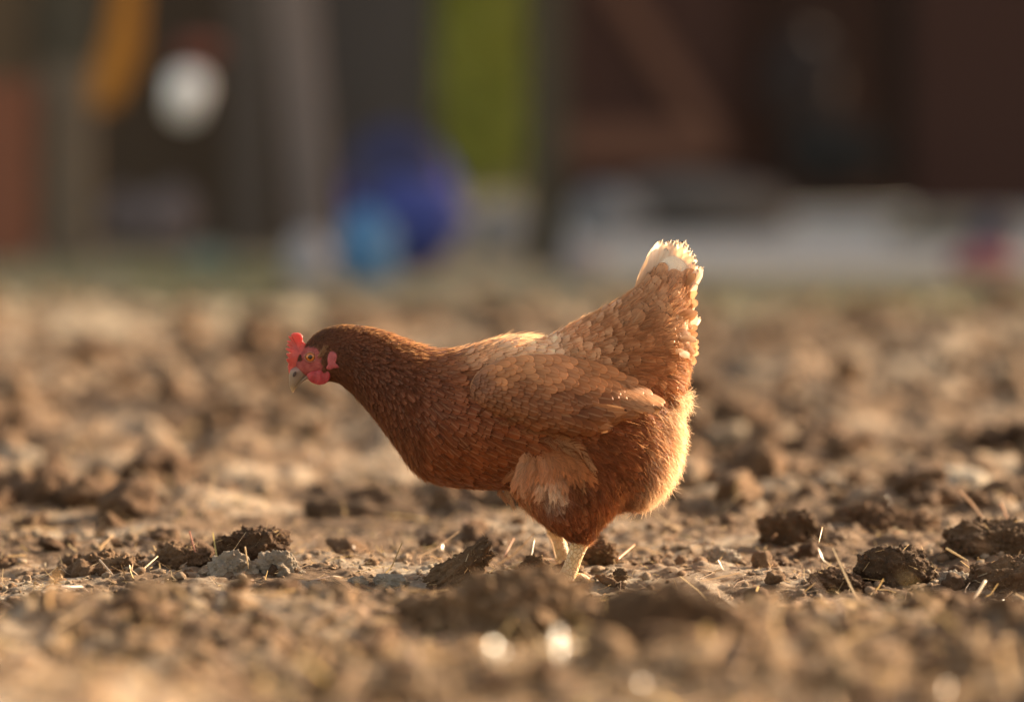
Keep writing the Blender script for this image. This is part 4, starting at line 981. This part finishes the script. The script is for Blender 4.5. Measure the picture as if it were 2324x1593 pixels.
# barn on the right
barn = empty('barn', at(1900, 480, 23)); tag(barn, 'dark red brown timber barn filling the right background', 'barn')
rect('wall', 1250, 1560, -560, 480, 23, .12, M_RED, barn)
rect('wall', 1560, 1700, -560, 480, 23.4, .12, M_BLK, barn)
rect('wall', 1700, 2030, -560, 480, 23.2, .12, M_RED2, barn)
rect('wall', 2075, 2900, -560, 486, 22.4, .12, M_RED, barn)
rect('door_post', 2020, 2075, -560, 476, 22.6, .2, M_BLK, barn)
rect('door_post', 1655, 1700, -560, 480, 23.0, .2, M_RED, barn)
v, f = box((10.5, 25.0, 7.7), (20.6, 7.5, .2)); rf = link('unseen_shade_roof', bevel(make_mesh('unseen_shade_roof', v, f, M_BLK, shade=False), .01)); bpy.context.view_layer.update(); rf.parent = barn; rf.matrix_parent_inverse = barn.matrix_world.inverted()  # out of view; barn raised and widened to shade the shed and yard
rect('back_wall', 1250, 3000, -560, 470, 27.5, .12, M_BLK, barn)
rect('unseen_shade_wall', 2890, 8600, -2300, 460, 22.4, .12, M_RED, barn)  # unseen run of wall, added so the barn's shadow reaches the shed
rect('unseen_shade_gable', 1240, 8600, -2420, -555, 22.55, .12, M_RED, barn)  # unseen upper wall, added to keep the low sun off the shed
gate = empty('barn_door', at(1450, 370, 21.5)); tag(gate, 'open plank door with pale diagonal brace in front of the barn', 'door')
rect('panel', 1285, 1640, -300, 372, 21.6, .03, M_RED, gate)
beam('brace', (1380, -60), (1612, 306), 21.52, 54, .05, M_BRN, gate)
rect('rail', 1286, 1640, 282, 368, 21.53, .05, M_BRN, gate)
# heap and sacks at the barn foot
def lump(name, zx0, zx1, zy0, zy1, Y, mat, label, cat, seed, depth=.7, rough=.45, sub=5):
    return clod(name, zx0, zx1, zy0, zy1, Y, mat, seed, label, cat, depth=depth, rough=rough, sub=sub)
M_PALE = mat_plain('pale_sand', (.30, .28, .25), .9); M_SHT = mat_plain('grey_sheet', (.17, .175, .19), .7); M_SACK = mat_plain('sack', (.14, .115, .12), .8); M_WHT = mat_plain('white_plastic', (.90, .92, .95), .45, .02)
lump('sand_heap', 1320, 1780, 405, 545, 17.6, mat_plain('grey_earth', (.085, .075, .068), .9), 'pale grey heap sloping down beside the barn posts', 'heap', 201)
lump('grey_sack', 1290, 1460, 430, 545, 17, M_SHT, 'pale blue grey sack lying right of the dark post', 'sack', 203)
lump('dark_sack', 1780, 2000, 270, 400, 22, mat_plain('charcoal_cloth', (.014, .012, .011), .9), 'charcoal sack hung against the barn wall', 'sack', 205)
lump('pink_grey_cloth', 1740, 1900, 80, 260, 22.6, mat_plain('mauve_cloth', (.030, .021, .020), .9), 'dim mauve cloth hanging on the barn wall', 'cloth', 207)
lump('soil_bank', 2020, 2320, 480, 562, 16, mat_plain('bank_soil', (.17, .15, .12), .95), 'low grey brown bank at the foot of the right barn wall', 'bank', 209)

# left shed, open towards the yard
shed = empty('shed', at(650, 600, 14.2)); tag(shed, 'dark weathered open shed behind the yard on the left', 'shed')
rect('back_wall', -200, 960, -420, 590, 15.6, .08, M_DRK, shed)
rect('back_wall', 700, 985, -420, 380, 15.2, .05, WD('slate_boards', (.060, .052, .049)), shed)
rect('plank', 60, 215, -420, 150, 14.6, .04, WD('green_grey_board', (.075, .066, .048)), shed)
rect('plank', 520, 610, -300, 600, 14.9, .04, WD('lilac_grey_board', (.082, .068, .060)), shed)
rect('plank', -120, 60, -420, 185, 14.5, .04, WD('umber_board', (.088, .060, .035)), shed)
rect('post', 92, 205, 150, 606, 13.9, .12, M_BGE, shed)
pst = beam('leaning_post', (655, -120), (716, 610), 13.6, 92, .12, M_GRYW); tag(pst, 'thick pale grey post leaning slightly to the left in the shed opening', 'post')
tag(rect('rust_panel', -160, 74, 182, 590, 13.8, .05, M_RUST), 'rust red panel standing at the left edge of the picture', 'panel')
tag(rect('dark_post', 1196, 1286, -420, 612, 13.2, .15, M_OLV), 'dark olive upright post between green strip and barn', 'post')
tag(rect('thin_post', 950, 992, -420, 470, 14.6, .10, WD('charcoal_post', (.05, .045, .035))), 'narrow charcoal post left of the green strip', 'post')
# orange cloth hanging
def sheet(name, poly, Y, th, mat, label, cat):
    P = [at(x, y, Y) for x, y in poly]; n = len(P); V = P+[p+np.array((0, th, 0)) for p in P]
    Fc = [tuple(range(n)), tuple(range(2*n-1, n-1, -1))]+[(i, i+n, (i+1) % n+n, (i+1) % n) for i in range(n)]
    me = bevel(make_mesh(name, V, Fc, mat, shade=False), th*.3); o = link(name, me); return tag(o, label, cat)
sheet('orange_cloth', [(262, -60), (326, -60), (318, 60), (316, 130), (290, 190), (262, 246), (214, 250), (200, 212), (216, 150), (244, 70)], 13.5, .05, mat_plain('orange_cloth', (.36, .15, .018), .8, .2, 5), 'ochre orange cloth hanging in the shed opening', 'cloth')
# white bucket hung tilted, rim towards the camera
bk = empty('hanging_bucket', at(424, 220, 13.3)); tag(bk, 'bright white bucket hanging tilted in the shed, below a dull red rag', 'bucket')
def lathe(prof, seg=32):
    V = [(r_*math.cos(2*math.pi*k/seg), r_*math.sin(2*math.pi*k/seg), z_) for r_, z_ in prof for k in range(seg)]; n = len(prof)
    Fc = [(i*seg+k, i*seg+(k+1) % seg, (i+1)*seg+(k+1) % seg, (i+1)*seg+k) for i in range(n-1) for k in range(seg)]
    Fc.append(tuple(range(seg-1, -1, -1))); Fc.append(tuple((n-1)*seg+k for k in range(seg)))
    return np.array(V), Fc
def rx(a): c, s = math.cos(a), math.sin(a); return np.array(((1, 0, 0), (0, c, -s), (0, s, c)))
s_ = 13.3/F*.62
v, f = lathe([(50*s_, -78*s_), (60*s_, -76*s_), (70*s_, 60*s_), (75*s_, 62*s_), (75*s_, 70*s_), (71*s_, 70*s_), (56*s_, -70*s_)])
v = v @ rx(-1.15).T @ rot_z(.55).T @ rot_y(.95).T
o = link('pail', make_mesh('pail', v, f, M_WHT)); o.parent = bk
pts = [np.array((math.cos(a_)*74*s_, 0, 60*s_+math.sin(a_)*66*s_)) @ rx(-1.15).T @ rot_z(.55).T @ rot_y(.95).T for a_ in np.linspace(0, math.pi, 9)]
v, f = tube(pts, [.004]*9, seg=8, sub=2); o = link('handle', make_mesh('handle', v, f, M_BLK)); o.parent = bk
lump('red_rag', 398, 500, 88, 142, 13.8, mat_plain('dull_red_cloth', (.17, .06, .045), .9), 'dull red rag above the white bucket', 'rag', 211)
lump('feed_sack', 236, 340, 436, 540, 15.0, M_SACK, 'pale mauve sack, left one of two on the shed floor', 'sack', 213)
lump('feed_sack', 320, 450, 432, 558, 14.9, M_SACK, 'larger mauve sack right of the other on the shed floor', 'sack', 215)
lump('white_bag', 652, 750, 530, 650, 11.8, mat_plain('white_bag', (.25, .255, .29), .6, .1), 'small pale grey bag at the foot of the leaning post', 'bag', 217)
lump('green_grey_rag', 420, 530, 560, 620, 12.9, mat_plain('teal_rag', (.16, .19, .16), .8), 'dim green grey rag lying on the ground by the shed', 'rag', 219)
lump('rag_heap', 1270, 1370, 560, 640, 12.0, mat_plain('mauve_rag', (.22, .20, .21), .8), 'grey mauve rag at the foot of the olive post', 'rag', 221)
# blue tub lying on its side, light blue can in front
tub = empty('blue_barrel', at(915, 600, 13.0)); tag(tub, 'dark blue plastic barrel lying tipped, mouth towards the yard', 'barrel')
M_BLUE = mat_plain('blue_plastic', (.035, .050, .32), .6, .1, 3); M_NAVY = mat_plain('navy_plastic', (.018, .019, .07), .5, .1, 3); M_LB = mat_plain('light_blue_plastic', (.05, .17, .36), .45, .08, 3)
s_ = 13.0/F
v, f = lathe([(118*s_, -150*s_), (128*s_, -140*s_), (134*s_, -60*s_), (130*s_, -50*s_), (136*s_, 40*s_), (131*s_, 50*s_), (122*s_, 130*s_), (112*s_, 140*s_), (104*s_, 140*s_), (110*s_, -130*s_)])
v = v @ rx(-1.25).T @ rot_y(-.15).T
o = link('drum', make_mesh('drum', v, f, M_BLUE)); o.parent = tub; o.location = (float(at(910, 455, 13)[0]-tub.location[0]), .12, float(at(910, 455, 13)[2]-tub.location[2]))
v, f = lathe([(60*s_, -4*s_), (104*s_, 0), (108*s_, 12*s_), (100*s_, 20*s_), (40*s_, 24*s_)])
v = v @ rx(1.3).T; o = link('lid', make_mesh('lid', v, f, M_NAVY)); o.parent = tub; o.location = (float(at(900, 390, 13)[0]-tub.location[0]), -.13, float(at(900, 390, 13)[2]-tub.location[2]))
can = lump('blue_canister', 768, 900, 482, 640, 12.0, M_LB, 'light blue plastic canister in front of the dark blue barrel', 'canister', 223, rough=.45)
bag = lump('blue_sheet', 800, 1055, 410, 590, 12.75, mat_plain('blue_sheet', (.03, .05, .23), .8, .15), 'crumpled royal blue sheet slumped against the barrel', 'sheet', 225, rough=.8)
lump('grey_block', 1075, 1200, 470, 565, 15.3, M_SHT, 'pale grey block behind the foot of the olive post', 'block', 227)
# red tub with dark sack at right
lump('red_tub', 2160, 2300, 560, 624, 12.7, mat_plain('red_plastic', (.26, .085, .10), .4, .1), 'small red plastic tub on the concrete at the right edge', 'tub', 229, rough=.1)
lump('navy_sack', 2200, 2300, 490, 600, 13.0, mat_plain('navy_cloth', (.05, .055, .085), .8), 'dark navy bundle standing behind the red tub', 'bundle', 231)

# green bank beyond the opening, lit by the sun, and grass at the yard's edge
def mat_leaf(name, a, b_):
    b = NB(name); p = b.n('ShaderNodeNewGeometry').outputs['Position']; n = b.noise(p, 3.0, 4)
    c = b.mix(n, c4(*a), c4(*b_)); d = b.n('ShaderNodeBsdfPrincipled', {'Base Color': c, 'Roughness': .6}).outputs[0]
    t = b.n('ShaderNodeBsdfTranslucent', {'Color': c}).outputs[0]
    return b.done(b.n('ShaderNodeMixShader', {0: .45, 1: d, 2: t}).outputs[0])
M_LEAF = mat_leaf('leaves', (.42, .48, .11), (.62, .62, .17)); M_GRS = mat_leaf('grass', (.10, .13, .04), (.20, .22, .08))
def blades(name, pts, L, W, mat, label, cat, seed, droop=.6):
    r_ = np.random.default_rng(seed); n = len(pts); d = r_.normal(0, .45, (n, 3)); d[:, 2] = 1; d /= np.linalg.norm(d, axis=1)[:, None]
    s = np.cross(d, r_.normal(0, 1, (n, 3))); s /= np.linalg.norm(s, axis=1)[:, None]; l = L*r_.uniform(.5, 1.2, n)
    V = np.zeros((n, 3, 2, 3)); bend = r_.normal(0, droop, (n, 3)); bend[:, 2] = -abs(bend[:, 2])*.4
    for i, t in enumerate((0, .5, 1)):
        q = pts+d*(l*t)[:, None]+bend*(l*t*t)[:, None]
        for j, sg in ((0, -1), (1, 1)): V[:, i, j] = q+s*(W*sg*(1-.8*t*t))
    b = np.arange(n)*6; Fq = np.concatenate([np.stack([b+o, b+1+o, b+3+o, b+2+o], -1) for o in (0, 2)])
    return tag(link(name, make_mesh(name, V.reshape(-1, 3), Fq, mat)), label, cat, kind='stuff')
n = 2600; xs = rng.uniform(-1.15, .5, n); zz = rng.random(n)*2.6; yy = 31+rng.random(n)*.8+zz*.3
blades('hedge', np.stack([xs, yy, zz], -1), .26, .04, M_LEAF, 'bright green sunlit foliage seen through the gap between shed and barn', 'foliage', 41)
def grass_at(x0, x1, y0, y1, n, seed):
    r_ = np.random.default_rng(seed); a = r_.random(n); gy_ = r_.uniform(ground_Y(y1), ground_Y(y0), n); gx_ = (r_.uniform(x0, x1, n)-CX)/F*gy_
    return np.stack([gx_, gy_, ground_h(gx_, gy_, False)-.002], -1)
pts = np.vstack([grass_at(-200, 700, 606, 660, 2600, 1), grass_at(300, 640, 600, 700, 1200, 2), grass_at(1600, 2400, 650, 720, 2200, 3), grass_at(700, 1600, 640, 680, 800, 4)])
blades('short_grass', pts, .028, .002, M_GRS, 'thin short grass along the far edge of the bare soil', 'grass', 43)
# wooded bank behind everything so the sky stays out of the openings
n = 9000; xs = rng.uniform(-9, 9, n); zz = rng.random(n)*3.4; yy = 33+rng.random(n)*2.5
blades('distant_hedge', np.stack([xs, yy, zz], -1), .7, .09, mat_leaf('dark_leaves', (.03, .04, .012), (.07, .08, .02)), 'dark hedge far behind the shed and barn', 'hedge', 45)
